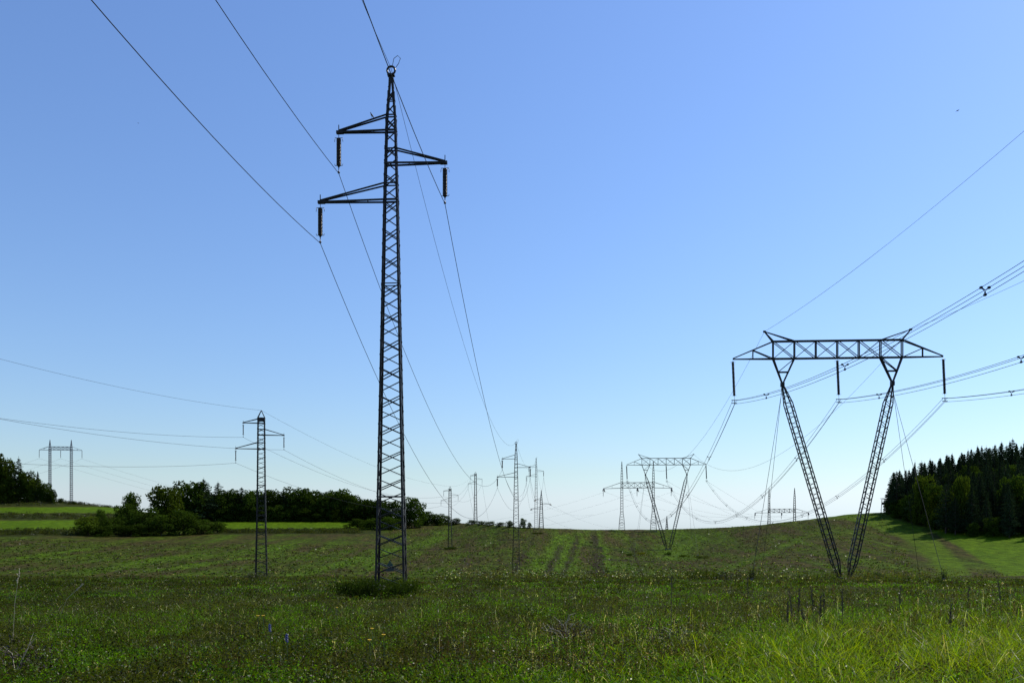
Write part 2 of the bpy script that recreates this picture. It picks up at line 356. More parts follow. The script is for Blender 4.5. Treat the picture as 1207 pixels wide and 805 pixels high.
KD = .5
def fir_pylon(name, H, prof, arms, ph, wl, wb, rings, peak, mat, ins, ring=True, sign=False, tension=False):
    """single mast with three tapering arms on alternate sides"""
    root = empty(name)
    legs, br, cor = lattice((0, 0, 0), (0, 0, H), [(z/H, h) for z, h in prof], ph, wl, wb, rings=[z/H for z in rings], pattern='S', kd=KD)
    for m in legs: m.build('leg', mat, root)
    for m in br: m.build('bracing', mat, root)
    hwz = lambda z: float(np.interp(z, [a for a, b in prof], [b for a, b in prof]))
    tips = []
    for (sx, reach, z0, z1) in arms:
        m = MB(); tip = Vector((sx*reach, 0, z0))
        for sy in (-1, 1):
            h0, h1 = hwz(z0), hwz(z1); t_ = tip+Vector((0, sy*.05, 0))
            m.bar((sx*-h0, sy*h0*KD, z0), (sx*h0, sy*h0*KD, z0), wb*1.5); m.bar((sx*h0, sy*h0*KD, z0), t_, wb*1.5, wb*1.3)
            m.bar((sx*h1, sy*h1*KD, z1), t_+Vector((0, 0, .06)), wb*1.15)
            m.bar((sx*-h1, sy*h1*KD, z1), (sx*h1, sy*h1*KD, z1), wb)
        for k in range(1, 4):
            a = Vector((sx*hwz(z0), hwz(z0)*KD, z0)).lerp(tip, k/4); b = Vector((a.x, -a.y, a.z))
            m.bar(a, b, wb*.7)
        m.bar(tip-Vector((0, 0, .05)), tip+Vector((0, 0, .32)), wb*.7)
        m.box(tip+Vector((-sx*.05, 0, 0)), (.3, .14, .12))
        arm = m.build('crossarm', mat, root)
        if tension:
            for sy in (-1, 1):
                o = insulator(ins[0], ins[1], parent=arm, loc=tip+Vector((0, 0, -.05)), tilt=(sy*R(72), 0))
            tips.append(tip+Vector((0, 0, -.4)))
        else:
            o = insulator(ins[0], ins[1], parent=arm, loc=tip+Vector((0, 0, -.05))); tips.append(tip+Vector((0, 0, -.12-ins[0])))
    m = MB()
    hp = prof[-1][1]
    if ring:
        zr = H+.22; k = 14
        m.tube([(.17*math.cos(2*math.pi*i/k), 0, zr+.17*math.sin(2*math.pi*i/k)) for i in range(k+1)], .045, 6)
        m.box((0, 0, H+.01), (.3, .2, .06))
        m.tube([(.05, 0, zr+.15), (.12, 0, zr+.5), (.28, 0, zr+.62), (.40, 0, zr+.5), (.32, 0, zr+.28), (.2, 0, zr+.12)], .013, 5)
        top = Vector((0, 0, H+.3))
    else:
        for sx in (-1, 1):
            for sy in (-1, 1): m.bar((sx*hp, sy*hp*KD, H), (0, 0, H+peak), wb*1.3)
        m.box((0, 0, H-.15), (hp*2.05, hp*2.05*KD, .5)); top = Vector((0, 0, H+peak))
    m.build('peak', mat, root)
    for sx in (-1, 1):
        for sy in (-1, 1):
            m = MB(); h = prof[0][1]; m.box((sx*h*.96, sy*h*.96*KD, -.35), (.5, .5, 1.0)); m.build('footing', CONC, root)
    if sign:
        zs = (694-664)*.036; h = hwz(zs)*KD; m = MB()
        m.prism(Vector((0.02, -h-.03, zs)), Vector((.02, -h-.045, zs)), [(-.15, -.12), (.15, -.12), (0, .14)], Vector((1, 0, 0)), Vector((0, 0, 1)))
        s = m.build('warning_sign', SIGN, root); m = MB(); y = -h-.049
        for a, b in (((.03, .10), (-.035, .0)), ((-.035, .0), (.035, .01)), ((.035, .01), (-.02, -.10))):
            m.bar((a[0]+.02, y, zs+a[1]), (b[0]+.02, y, zs+b[1]), .02, .006)
        m.build('lightning_mark', SIGN_Y, s)
        m = MB(); m.box((.02, -h-.035, zs-.27), (.34, .012, .13)); m.build('number_plate', simple('dark_plate', (.03, .035, .03), .6), root)
    return root, tips, top

PROFA = [(0, .64), (12.9, .38), (16.5, .31), (19.9, .22), (21.75, .07)]
ARMSA = [(-1, 2.25, 19.4, 20.05), (1, 2.3, 18.0, 18.62), (-1, 3.05, 16.45, 17.15)]
AZ1 = -math.atan2(5.8, 102)
pyA, tipsA, topA = fir_pylon('lattice_pylon', 21.75, PROFA, ARMSA, .585, .085, .046, (3.9, 12.9, 16.45, 17.15, 18.0, 18.62, 19.4, 20.05, 20.7), 0, STEEL, (1.62, .105), True, True)
GA = 'lattice pylons of the middle line, one mast with three arms'
def put(o, u, d, z=None, rz=0, sc=1.):
    x = ux(u, d); o.location = (x, d, gz(x, d) if z is None else z); o.rotation_euler = (0, 0, rz); o.scale = (sc,)*3
    return Matrix.Translation(o.location) @ Matrix.Rotation(rz, 4, 'Z') @ Matrix.Scale(sc, 4)
M1 = put(pyA, 461, 36, -1.93, AZ1); tag(pyA, 'tallest dark lattice pylon, in the near meadow, small bird on its top left arm', 'pylon', GA)
py2 = copy_tree(pyA); M2 = put(py2, 608.3, 138, -5.7, AZ1); tag(py2, 'thin lattice pylon rising from the field edge in the middle, its mast crossing the skyline', 'pylon', GA)
for o in list(py2.children):
    if o.name.startswith(('warning_sign', 'number_plate')):
        for k in list(o.children): bpy.data.objects.remove(k)
        bpy.data.objects.remove(o)
py3 = copy_tree(py2); sc3 = (622+2-540)*.268/22.1
M3 = put(py3, 632, 268, (YH-540)*.268-22.1*sc3, AZ1, sc3); tag(py3, 'small lattice pylon on the skyline right of the middle mast, taller of two', 'pylon', GA)

PROFB = [(0, .78), (10, .58), (21.2, .48)]
ARMSB = [(-1, 2.3, 20.55, 21.1), (1, 2.9, 19.0, 19.75), (-1, 3.25, 17.15, 18.0)]
pyB, tipsB, topB = fir_pylon('lattice_pylon', 21.2, PROFB, ARMSB, .62, .14, .06, (6.2, 8.4, 12.4, 17.15, 18, 19, 19.75, 20.55), 1.05, STEEL, (1.78, .07), False)
GB = 'lattice pylons of the left line with pointed tops'
M4 = put(pyB, 308, 112, None, R(9)); tag(pyB, 'pointed lattice pylon standing at the left meadow edge in front of the dark hedge', 'pylon', GB)
py5 = copy_tree(pyB); M5 = put(py5, 530.5, 230, None, R(-6), ((row(530.5, 230)-573)*.23)/22.25)
tag(py5, 'small pointed pylon standing on the field slope with dark weeds at its foot', 'pylon', GB)
py6 = copy_tree(pyB); z6 = gz(ux(560.5, 318), 318); M6 = put(py6, 560.5, 318, z6, R(-12), ((YH-556)*.318-z6)/22.25)
tag(py6, 'faint pointed pylon behind the crest shrubs, left of the thin middle pylon', 'pylon', GB)
pyT, tipsT, topT = fir_pylon('lattice_pylon', 15.5, [(0, 1.0), (9, .62), (12.5, .45), (15.5, .10)], [(-1, 2.7, 12.3, 12.9), (1, 3.9, 10.5, 11.1), (-1, 4.2, 8.6, 9.3)],
                             .9, .16, .08, (4, 8.6, 10.5, 12.3), .9, STEEL, (1.7, .12), False, False, True)
M7 = put(pyT, 638, 345, (YH-577)*.345-16.4, R(-14)); tag(pyT, 'short stocky pylon with level insulators on the skyline, lowest one beside the middle mast', 'pylon')

# ------------------------------------------------------------------ guyed V portal
def truss_beam(m, b, x0, x1, z0, z1, y, n, wl, wb):
    for sy in (-1, 1):
        m.bar((x0, sy*y, z1), (x1, sy*y, z1), wl); m.bar((x0, sy*y, z0), (x1, sy*y, z0), wl)
        for k in range(n+1):
            x = x0+(x1-x0)*k/n; m.bar((x, sy*y, z0), (x, sy*y, z1), wl*.8)
            if k < n:
                xn = x0+(x1-x0)*(k+1)/n
                b.bar((x, sy*(y+.02), z1), (xn, sy*(y+.02), z0), wb); b.bar((x, sy*(y-.05), z0), (xn, sy*(y-.05), z1), wb)
    for k in range(n+1):
        x = x0+(x1-x0)*k/n
        for z in (z0, z1): b.bar((x, -y, z), (x, y, z), wb)
        if k < n:
            xn = x0+(x1-x0)*(k+1)/n
            for z in (z0, z1): b.bar((x, -y, z), (xn, y, z), wb)
def v_pylon(u, d, zb, rz, label, anchors, beam_off=-.85):
    root = empty('guyed_pylon'); M = put(root, u, d, zb, rz); Mi = M.inverted()
    ox = beam_off; zt, z0 = 28.05, 26.0
    m = MB(); b = MB(); truss_beam(m, b, ox-7.45, ox+7.45, z0, zt, .24, 6, .135, .075)
    bm = m.build('crossbeam', STEEL, root); b.build('bracing', STEEL, bm)
    tips = []
    for sx in (-1, 1):
        m = MB(); tip = Vector((ox+sx*12.15, 0, z0+.02))
        for sy in (-1, 1):
            r0 = Vector((ox+sx*7.45, sy*.24, z0)); r1 = Vector((ox+sx*7.45, sy*.24, zt))
            m.bar(r0, tip, .13); m.bar(r1, tip+Vector((0, 0, .08)), .11)
            a = r0.lerp(tip, .5); bb = r1.lerp(tip, .5); m.bar(a, bb, .08); m.bar(r0, bb, .09)
        m.build('arm', STEEL, root)
        m = MB(); ht = Vector((ox+sx*8.45, 0, 29.25))
        for sy in (-1, 1):
            m.bar((ox+sx*7.45, sy*.24, zt), ht, .12); m.bar((ox+sx*4.97, sy*.24, zt), ht, .10)
        m.box(ht, (.3, .2, .2)); m.build('earth_wire_horn', STEEL, root); tips.append(('e', ht))
        m = MB(); hg = Vector((ox+sx*6.35, 0, 22.95))
        for sy in (-1, 1):
            for xx in (7.45, 4.97): m.bar((ox+sx*xx, sy*.24, z0), hg+Vector((0, sy*.08, 0)), .14)
            a = Vector((ox+sx*7.45, sy*.24, z0)).lerp(hg, .52); bb = Vector((ox+sx*4.97, sy*.24, z0)).lerp(hg, .52)
            m.bar(a, bb, .14); m.bar(a, (ox+sx*4.97, sy*.24, z0), .09)
        m.box(hg, (.42, .42, .5)); m.build('mast_head', STEEL, root)
        foot = Vector((sx*.55, 0, .15)); ax = (hg-foot).normalized(); vv = Vector((0, 1, 0)); uu = vv.cross(ax).normalized()
        legs, br, _ = lattice(foot, hg, [(0, .16), (.08, .47), (.9, .47), (1, .12)], .62, .125, .065, uu, vv, 'Z')
        mm = MB()
        for g in legs: o_ = len(mm.v); mm.v += g.v; mm.f += [tuple(i+o_ for i in f) for f in g.f]
        ms = mm.build('mast', STEEL, root)
        for g in br: g.build('bracing', STEEL, ms)
        m = MB(); m.box((sx*.55, 0, -.2), (.9, .9, .7)); m.build('footing', CONC, root)
        for (au, adp) in anchors[0 if sx < 0 else 1]:
            axx = ux(au, adp); w_ = Mi @ Vector((axx, adp, gz(axx, adp)+.1))
            m = MB(); top = hg+Vector((sx*.15, 0, -1.3)); m.bar(hg+Vector((sx*.1, 0, -.2)), top, .05); m.tube([top, w_], .024, 5)
            g = m.build('guy_wire', WIRE, root)
            m = MB(); m.box(w_+Vector((0, 0, -.12)), (.3, .3, .4)); m.build('anchor', CONC, g)
    ins = []
    for tx in (-12.15, 0, 12.15):
        o = insulator(4.75, .17, 26, root, (ox+tx, 0, z0-.1), (0, R(-2.4))); e = Vector((ox+tx+.2, 0, z0-.1-4.85)); ins.append(e)
        m = MB(); m.bar(e+Vector((-.35, 0, .1)), e+Vector((.35, 0, .1)), .08); m.bar(e+Vector((-.3, 0, -.25)), e+Vector((.3, 0, -.25)), .08)
        m.bar(e+Vector((0, 0, .15)), e+Vector((0, 0, -.3)), .06); m.build('clamp', STEEL, o).matrix_parent_inverse = o.matrix_basis.inverted()
    tag(root, label, 'pylon', 'guyed pylons on two leaning legs')
    return [M @ e for e in ins], [M @ h for k, h in tips if k == 'e']
VZ = R(-3.4)
insV1, eV1 = v_pylon(995.5, 100, -4.2, VZ, 'big guyed pylon on two leaning lattice legs before the wood at right',
                     [[(886, 88), (897.5, 117)], [(1112.5, 88), (1084, 117)]])
zV2 = gz(ux(786, 262), 262)
insV2, eV2 = v_pylon(787.5, 262, zV2, VZ, 'smaller distant guyed pylon with leaning legs meeting on the hillside crest',
                     [[(747, 232), (752, 290)], [(823, 232), (815, 290)]], -.6)

# ------------------------------------------------------------------ portals with two upright masts
def portal(u, d, zb, rz, label, sp, half, zbeam, db, peakz, flare, tension, mat, insL, wl=.14, group='portal pylons with two upright masts'):
    root = empty('portal_pylon'); M = put(root, u, d, zb, rz)
    for sx in (-1, 1):
        x = sx*sp/2
        pr = ([(0, 1.25), (.17, .95), (.28, .55), (.62, .48), (.82, .38), (1, .06)] if flare else [(0, .55), (.85, .5), (1, .08)])
        legs, br, _ = lattice((x, 0, 0), (x, 0, peakz), pr, 1.0, wl, wl*.55, rings=(.12, .28, zbeam/peakz))
        mm = MB()
        for g in legs: o_ = len(mm.v); mm.v += g.v; mm.f += [tuple(i+o_ for i in f) for f in g.f]
        ms = mm.build('mast', mat, root)
        for g in br: g.build('bracing', mat, ms)
        m = MB(); m.box((x, 0, -.3), (2.9 if flare else 1.6, 2.9 if flare else 1.6, .9)); m.build('footing', CONC, root)
        m = MB(); tip = Vector((sx*half, 0, zbeam-db*.1))
        for sy in (-1, 1):
            r0 = Vector((x+sx*.5, sy*.5, zbeam)); r1 = Vector((x+sx*.5, sy*.5, zbeam+db))
            m.bar(r0, tip, wl); m.bar(r1, tip+Vector((0, 0, .15)), wl*.8); m.bar(r0.lerp(tip, .5), r1.lerp(tip, .5), wl*.5)
        m.build('arm', mat, root)
    m = MB(); b = MB(); truss_beam(m, b, -sp/2, sp/2, zbeam, zbeam+db, .52, 5, wl, wl*.6)
    bm = m.build('crossbeam', mat, root); b.build('bracing', mat, bm)
    ends = []
    for tx in (-half, 0, half):
        at_ = Vector((tx, 0, zbeam-.1))
        if tension:
            for s in (-1, 1):
                o = insulator(insL, .2, 12, root, at_, (s*R(66), R(-14*s)))
            ends.append(at_+Vector((.5, insL*.8, -1.2)))
            insulator(insL*1.1, .10, 10, root, at_+Vector((-.2, 0, 0)))
        else:
            insulator(insL, .13, 12, root, at_, (0, 0)); ends.append(at_-Vector((0, 0, insL+.1)))
    tag(root, label, 'pylon', group)
    return [M @ e for e in ends], [M @ Vector((sx*sp/2, 0, peakz)) for sx in (-1, 1)]
dH = 318; zH = gz(ux(752, dH), dH); hH = (YH-542.5)*dH/1000-zH
insH1, eH1 = portal(751.5, dH, zH-.3, R(-8), 'dark portal pylon on the skyline with splayed feet in front of the smaller V shape', 11.7, 12.6,
                    (YH-574)*dH/1000-zH, 2.0, hH, True, True, STEEL, 2.9)
dK = 370; zK = gz(ux(921, dK), dK)
insH2, eH2 = portal(921.5, dK, zK, R(-10), 'half hidden portal pylon peeping over the hill between the leaning legs', 10.7, 11.2,
                    (YH-604)*dK/1000-zK, 1.6, (YH-575)*dK/1000-zK, True, True, STEEL, 2.6)
dL = 400; zL = gz(ux(72, dL), dL)
insH3, eH3 = portal(71.5, dL, zL-.3, R(6), 'pale slim portal pylon on the far left hill beside the trees', 9.6, 9.6,
                    (YH-529.5)*dL/1000-zL, 1.5, (YH-517.5)*dL/1000-zL, False, False, STEEL_PALE, 3.9)
# tip of one more mast beyond the crest
root = empty('lattice_pylon'); dm = 420; zb = gz(ux(786, dm), dm); put(root, 786, dm, zb)
legs, br, _ = lattice((0, 0, 0), (0, 0, (YH-608)*dm/1000-zb), [(0, 1.2), (.6, .5), (1, .06)], 1.2, .2, .12)
for m in legs: m.build('leg', STEEL, root)
for m in br: m.build('bracing', STEEL, root)
tag(root, 'thin mast tip poking above the crest between the portal foot and the leaning leg', 'pylon')

# ------------------------------------------------------------------ wires
def span(a, b, sag, n=40):
    a = Vector(a); b = Vector(b); out = []
    for i in range(n+1):
        t_ = i/n; p_ = a.lerp(b, t_); p_.z -= 4*sag*t_*(1-t_); out.append(p_)
    return out
def quad(a, dirv, s, aa, length, n=40):
    a = Vector(a); dv = Vector((dirv[0], dirv[1], 0)).normalized(); out = []
    for i in range(n+1):
        x = length*i/n; p_ = a+dv*x; p_.z += s*x+aa*x*x; out.append(p_)
    return out
def cable(pts, r, label, group, cat='power line', name='power_cable', thin=None):
    clean = [pts[0]]
    for p_ in pts[1:]:
        if (p_-clean[-1]).length > .02: clean.append(p_)
    m = MB(); m.tube(clean, r, 5); o = m.build(name, WIRE, None, True); return tag(o, label, cat, group)
G1 = 'cables of the middle line over the meadow'
W1 = [M1 @ t_ for t_ in tipsA]; W2 = [M2 @ t_ for t_ in tipsA]; W3 = [M3 @ t_ for t_ in tipsA]; W7 = [M7 @ t_ for t_ in tipsT]
back = (-5.8, -102)
lab = ['cable hung from the top left arm of the near pylon', 'cable hung from the right arm of the near pylon', 'lowest left cable of the near pylon, crossing the upper left sky']
for i in range(3):
    pts = quad(W1[i], back, -.108, .0031, 75)[::-1]+span(W1[i], W2[i], (7, 7.5, 8)[i])[1:]+span(W2[i], W3[i], 6)[1:]+span(W3[i], W7[i], 2.5)[1:]
    cable(pts, [.0135 if p_.y < 60 else .0135+.00004*(p_.y-60) for p_ in pts], lab[i], G1)
e1_, e2_, e3_, e7_ = M1 @ topA, M2 @ topA, M3 @ topA, M7 @ topT
pts = quad(e1_, back, -.108, .0031, 75)[::-1]+span(e1_, e2_, 5.5)[1:]+span(e2_, e3_, 4)[1:]+span(e3_, e7_, 2)[1:]
cable(pts, [.009 if p_.y < 60 else .009+.00003*(p_.y-60) for p_ in pts], 'thin earth wire passing over the ringed tip of the near pylon', G1, 'earth wire', 'earth_wire')
far7 = [(ux(700, 560), 560), (ux(735, 560), 560), (ux(705, 560), 560)]
for i in range(3):
    cable(span(W7[i], Vector((far7[i][0], far7[i][1], (YH-(606, 622, 626)[i])*.56)), 3), .02,
          ('upper', 'middle', 'lowest')[i]+' faint cable running right from the short stocky pylon on the skyline', 'faint cables beyond the crest')
G2 = 'cables of the left line'
W4 = [M4 @ t_ for t_ in tipsB]; W5 = [M5 @ t_ for t_ in tipsB]; W6 = [M6 @ t_ for t_ in tipsB]
lb = (-.37, -.93)
lab = ['upper of the long left cables, hung from the top left arm of the pointed pylon', 'left cable that passes behind the pointed pylon to its right arm', 'lowest long left cable, hung from the bottom arm of the pointed pylon']
for i in range(3):
    a6 = W6[i]+(W6[i]-W5[i])*1.1; a6.z = -2
    pts = quad(W4[i], lb, (-.119, -.10, -.14)[i], .0016, 110)[::-1]+span(W4[i], W5[i], 3)[1:]+span(W5[i], W6[i], 2.5)[1:]+span(W6[i], a6, 4)[1:]
    cable(pts, [.014 if p_.y < 85 else .014+.00004*(p_.y-85) for p_ in pts], lab[i], G2)
e4, e5, e6 = M4 @ topB, M5 @ topB, M6 @ topB
cable(quad(e4, lb, -.078, .0016, 110)[::-1]+span(e4, e5, 2)[1:]+span(e5, e6, 1.5)[1:], .013, 'thin topmost wire running left from the point of the pointed pylon', G2, 'earth wire', 'earth_wire')

def bundle(label, path_f, ds, spacers, r):
    """three conductors with spacers; path_f(d) gives the middle of the bundle"""
    root = empty('cable_bundle', path_f(ds[len(ds)//2])); base = root.location.copy()
    off = [Vector((-.22, 0, .16)), Vector((.22, 0, .16)), Vector((0, 0, -.24))]
    for o_ in off:
        m = MB(); m.tube([path_f(d)+o_-base for d in ds], [r*(.75 if d < 60 else 1.)-.00003*max(d-100, 0) for d in ds], 5); m.build('conductor', WIRE, root, True)
    for d in spacers:
        c_ = path_f(d)-base; m = MB()
        for o_ in off: m.bar(c_+o_*.15, c_+o_*1.05, .06); m.box(c_+o_, (.12, .16, .12))
        m.build('spacer', STEEL, root)
    return tag(root, label, 'power line', 'bundled cables of the guyed pylon line')
names = ('left', 'middle', 'right')
for i in range(3):
    P1, P2 = insV1[i].copy(), insV2[i].copy(); P1.z -= .1; P2.z -= .1
    L = P2.y-P1.y
    def pf(d, P1=P1, P2=P2, L=L, i=i):
        if d <= P1.y:
            return Vector((P1.x-(P1.y-d)*.004, d, P1.z-2.95+.0016*(d-P1.y+43)**2))
        t_ = (d-P1.y)/L; p_ = P1.lerp(P2, t_); p_.z -= 4*13.5*t_*(1-t_); return p_
    ds = sorted(set(list(np.linspace(-45, P1.y, 50))+list(np.linspace(P1.y, P2.y, 50))))
    spc = ([88, 67, 47, 27], [89, 64, 40], [86, 62, 40])[i]+[118, 138, 158, 180, 205, 230, 250]
    bundle('triple cable bundle with spacers, held by the %s insulator of the big guyed pylon' % ('left', 'middle', 'right')[i], pf, ds, spc, .022)
for i in range(2):
    P1, P2 = eV1[i], eV2[i]
    pts = []
    for d in np.linspace(-45, P1.y, 40): pts.append(Vector((P1.x-(P1.y-d)*.004, d, P1.z-1.37+.001*(d-P1.y+37)**2)))
    pts += span(P1, P2, 10)[1:]
    cable(pts, [.011 if p_.y < 70 else .015+.00006*max(p_.y-100, 0) for p_ in pts], 'thin earth wire on the %s horn of the big guyed pylon' % ('left', 'right')[i], 'earth wires of the guyed pylon line', 'earth wire', 'earth_wire')
for i in range(3):
    end = Vector((ux(930+22*i, 560), 560, (YH-(630-3*i))*.56))
    cable(span(insV2[i], end, 5), .02, 'faint cable falling away to the right from the %s insulator of the smaller guyed pylon' % names[i], 'faint cables beyond the crest')
    cable(span(insH1[i], insH2[i]-Vector((0, 6, 0)), 4), .02, 'sagging cable from the %s end of the dark portal to the half hidden portal' % names[i], 'faint cables beyond the crest')
    lf = insH1[i]+Vector((-70, 130, -9-2*i)); cable(span(insH1[i]-Vector((0, 4, 0)), lf, 3), .017, 'faint cable leading left from the %s end of the dark portal' % names[i], 'faint cables beyond the crest')
    A = insH3[i]
    rt = A+Vector((95, 160, -29)); lf = A+Vector((-45, -35, -21))
    cable(span(lf, A, 1.5)+span(A, rt, 3)[1:], .026, 'faint cable slanting past the %s insulator of the pale left portal' % names[i], 'cables of the pale left portal')

# ------------------------------------------------------------------ trees
def leaf_cloud(C, size, nrm=None, asp=.6):
    """two-triangle leaves at points C (n,3) with sizes (n,)"""
    n_ = len(C); a = RNG.normal(size=(n_, 3)); a /= np.linalg.norm(a, axis=1)[:, None]
    b = RNG.normal(size=(n_, 3)); b -= a*(a*b).sum(1)[:, None]; b /= np.linalg.norm(b, axis=1)[:, None]
    s = np.asarray(size)[:, None]
    V = np.stack([C-a*s, C+b*s*asp, C+a*s, C-b*s*asp], 1).reshape(-1, 3)
    k = np.arange(n_)[:, None]*4
    T = np.concatenate([k+np.array([[0, 1, 2]]), k+np.array([[0, 2, 3]])])
    return V, T
def broad_tree(seed, n_leaf=4600, low=-.02, lobes=18, bush=False):
    rr = random.Random(seed); g = np.random.default_rng(seed)
    m = MB(); top = .62
    m.tube([(0, 0, -.06), (.006, 0, .12), (.012*rr.uniform(-1, 1), .01, .35), (.02*rr.uniform(-1, 1), 0, top)], [.026, .02, .015, .006], 7)
    L = []
    for k in range(lobes):
        zc = low+.1+(.82-low)*(k+.5)/lobes*1.0; fr = (zc-low)/(1-low); rad = .40*math.sqrt(max(.05, 1-((fr-.42)/.66)**2))
        ang = k*2.399+rr.uniform(-.5, .5); rr_ = rad*rr.uniform(.35, .85)
        c_ = np.array([math.cos(ang)*rr_, math.sin(ang)*rr_, min(zc, .86)]); L.append((c_, rr.uniform(.12, .19)))
        if not bush and k % 2 == 0:
            z_ = max(.1, c_[2]-.22); m.tube([(0, 0, z_), tuple(c_*np.array([.5, .5, 1])-np.array([0, 0, .08])), tuple(c_)], [.010, .007, .002], 5)
    L.append((np.array([0, 0, .84]), .15)); L.append((np.array([rr.uniform(-.08, .08), 0, .55]), .26)); L.append((np.array([0, rr.uniform(-.08, .08), .35]), .24))
    wts = np.array([r**2 for _, r in L]); wts /= wts.sum(); pick = g.choice(len(L), n_leaf, p=wts)
    ctr = np.array([c for c, _ in L])[pick]; rad = np.array([r for _, r in L])[pick]
    dr = g.normal(size=(n_leaf, 3)); dr /= np.linalg.norm(dr, axis=1)[:, None]
    C = ctr+dr*(rad*(g.uniform(.25, 1, n_leaf)**.5*g.uniform(.85, 1.18, n_leaf)))[:, None]
    C[:, 2] = np.maximum(C[:, 2], .015)
    V, T = leaf_cloud(C, g.uniform(.018, .038, n_leaf)); return m, V, T
def pine_tree(seed, n_br=90, low=.10, wide=.22, pw=.62):
    rr = random.Random(seed); g = np.random.default_rng(seed)
    m = MB(); bx, by = rr.uniform(-.01, .01), rr.uniform(-.01, .01)
    m.tube([(0, 0, -.06), (bx, by, .3), (0, 0, .7), (bx, by, .97)], [.017, .014, .008, .002], 6)
    pts = []; ss_ = []
    for k in range(n_br):
        f = (k+.5)/n_br; z = low+(1-low)*f**.9; r = wide*((1-f)**pw*.97+.03)*rr.uniform(.6, 1.12)
        if f < .12: r *= .8
        an = k*2.399+rr.uniform(-.4, .4); dz = r*rr.uniform(-.15, .35)
        e = np.array([math.cos(an)*r, math.sin(an)*r, z+dz]); s0 = np.array([0, 0, z])
        if k % 2 == 0: m.tube([tuple(s0), tuple(e)], [.005, .0015], 4)
        nn = int(30+44*r/wide); tt = g.uniform(.25, 1.08, nn)[:, None]
        q_ = s0+(e-s0)*tt+g.normal(size=(nn, 3))*np.array([.021, .021, .013])*(1.05-.85*f); pts.append(q_); ss_.append(g.uniform(.010, .023, nn)*(1.1-.6*f))
    q_ = np.c_[g.normal(size=(14, 2))*.004, g.uniform(.93, 1.05, 14)]; pts.append(q_); ss_.append(g.uniform(.006, .012, 14))
    C = np.concatenate(pts); V, T = leaf_cloud(C, np.concatenate(ss_), asp=.42); return m, V, T
LIB = {}
def proto(kind, seed):
    key = (kind, seed)
    if key not in LIB:
        if kind == 'pine': m, V, T = pine_tree(seed); mt = NEEDLE
        elif kind == 'spruce': m, V, T = pine_tree(seed, 110, .05, .20, .95); mt = NEEDLE
        elif kind == 'bush': m, V, T = broad_tree(seed, 3000, -.16, 13, True); mt = LEAF
        else: m, V, T = broad_tree(seed); mt = LEAF
        tr_ = m.build('trunk', BARK); cr = tri_mesh('crown', V, T, mt)
        LIB[key] = (tr_.data, cr.data); bpy.data.objects.remove(tr_); bpy.data.objects.remove(cr)
    return LIB[key]
MATD = {}
def crown_data(kind, seed, mat):
    if mat is None: return proto(kind, seed)[1]
    k = (kind, seed, mat.name)
    if k not in MATD:
        d_ = proto(kind, seed)[1].copy(); d_.materials[0] = mat; MATD[k] = d_
    return MATD[k]
def tree(kind, x, d, h, wd, label, group, seed=None, mat=None, name=None):
    seed = seed if seed is not None else random.randrange(5)
    nm = name or {'pine': 'pine_tree', 'spruce': 'spruce_tree', 'bush': 'bush', 'broad': 'broadleaf_tree'}[kind]
    root = empty(nm, (x, d, gz(x, d)-.05), random.uniform(0, 6.28))
    nat = {'pine': .42, 'spruce': .36, 'bush': .86, 'broad': .86}[kind]
    root.scale = (wd/nat, wd/nat, h)
    for nme, da in (('trunk', proto(kind, seed)[0]), ('crown', crown_data(kind, seed, mat))):
        o = bpy.data.objects.new(nme, da); COL.objects.link(o); o.parent = root
    tag(root, label, {'bush': 'bush'}.get(kind, 'tree'), group)
    return root
def tree_px(kind, u, yb, yt, wpx, label, group, mat=None, dd_=None, seed=None, name=None):
    d = dd_ or find_d(u, yb); x = ux(u, d); z = gz(x, d)
    return tree(kind, x, d, (YH-yt)*d/1000-z, wpx*d/1000, label, group, seed, mat, name)
GT = 'trees on the far left hilltop'
for (u, yt, wp, k, mt, lb_) in [(-22, 538, 34, 'broad', None, 'dark tree at the left picture edge, farthest left on the hilltop'), (-5, 532, 28, 'broad', None, 'tallest dark broad tree of the far left hilltop clump'),
        (9, 541, 20, 'broad', LEAF_L, 'dull green tree second in from the edge of the hilltop clump'), (22, 540, 17, 'pine', None, 'ragged dark pine poking above the hilltop clump'),
        (14, 562, 26, 'broad', LEAF_L, 'lower yellowish green tree in front of the hilltop clump'), (31, 555, 20, 'broad', None, 'dark round tree in the middle of the hilltop clump'),
        (40, 563, 18, 'broad', LEAF_L, 'mid green tree on the sloping side of the hilltop clump'), (44.5, 556, 11, 'spruce', None, 'narrow pointed tree on the right side of the hilltop clump'),
        (53, 569, 15, 'broad', None, 'small dark tree second from the right end of the hilltop clump'), (61, 576, 10, 'broad', None, 'last small tree at the right end of the hilltop clump'),
        (72, 587, 9, 'bush', None, 'low dark bush between the pale portal legs')]:
    tree_px(k, u, 0, yt, wp*1.2, lb_, GT, mt, dd_=385 if u < 65 else 396)
tree_px('bush', 87, 0, 590, 7, 'tiny dark bush at the foot of the pale portal', GT, dd_=396)
GC = 'bush and tree clump at the edge of the left field'
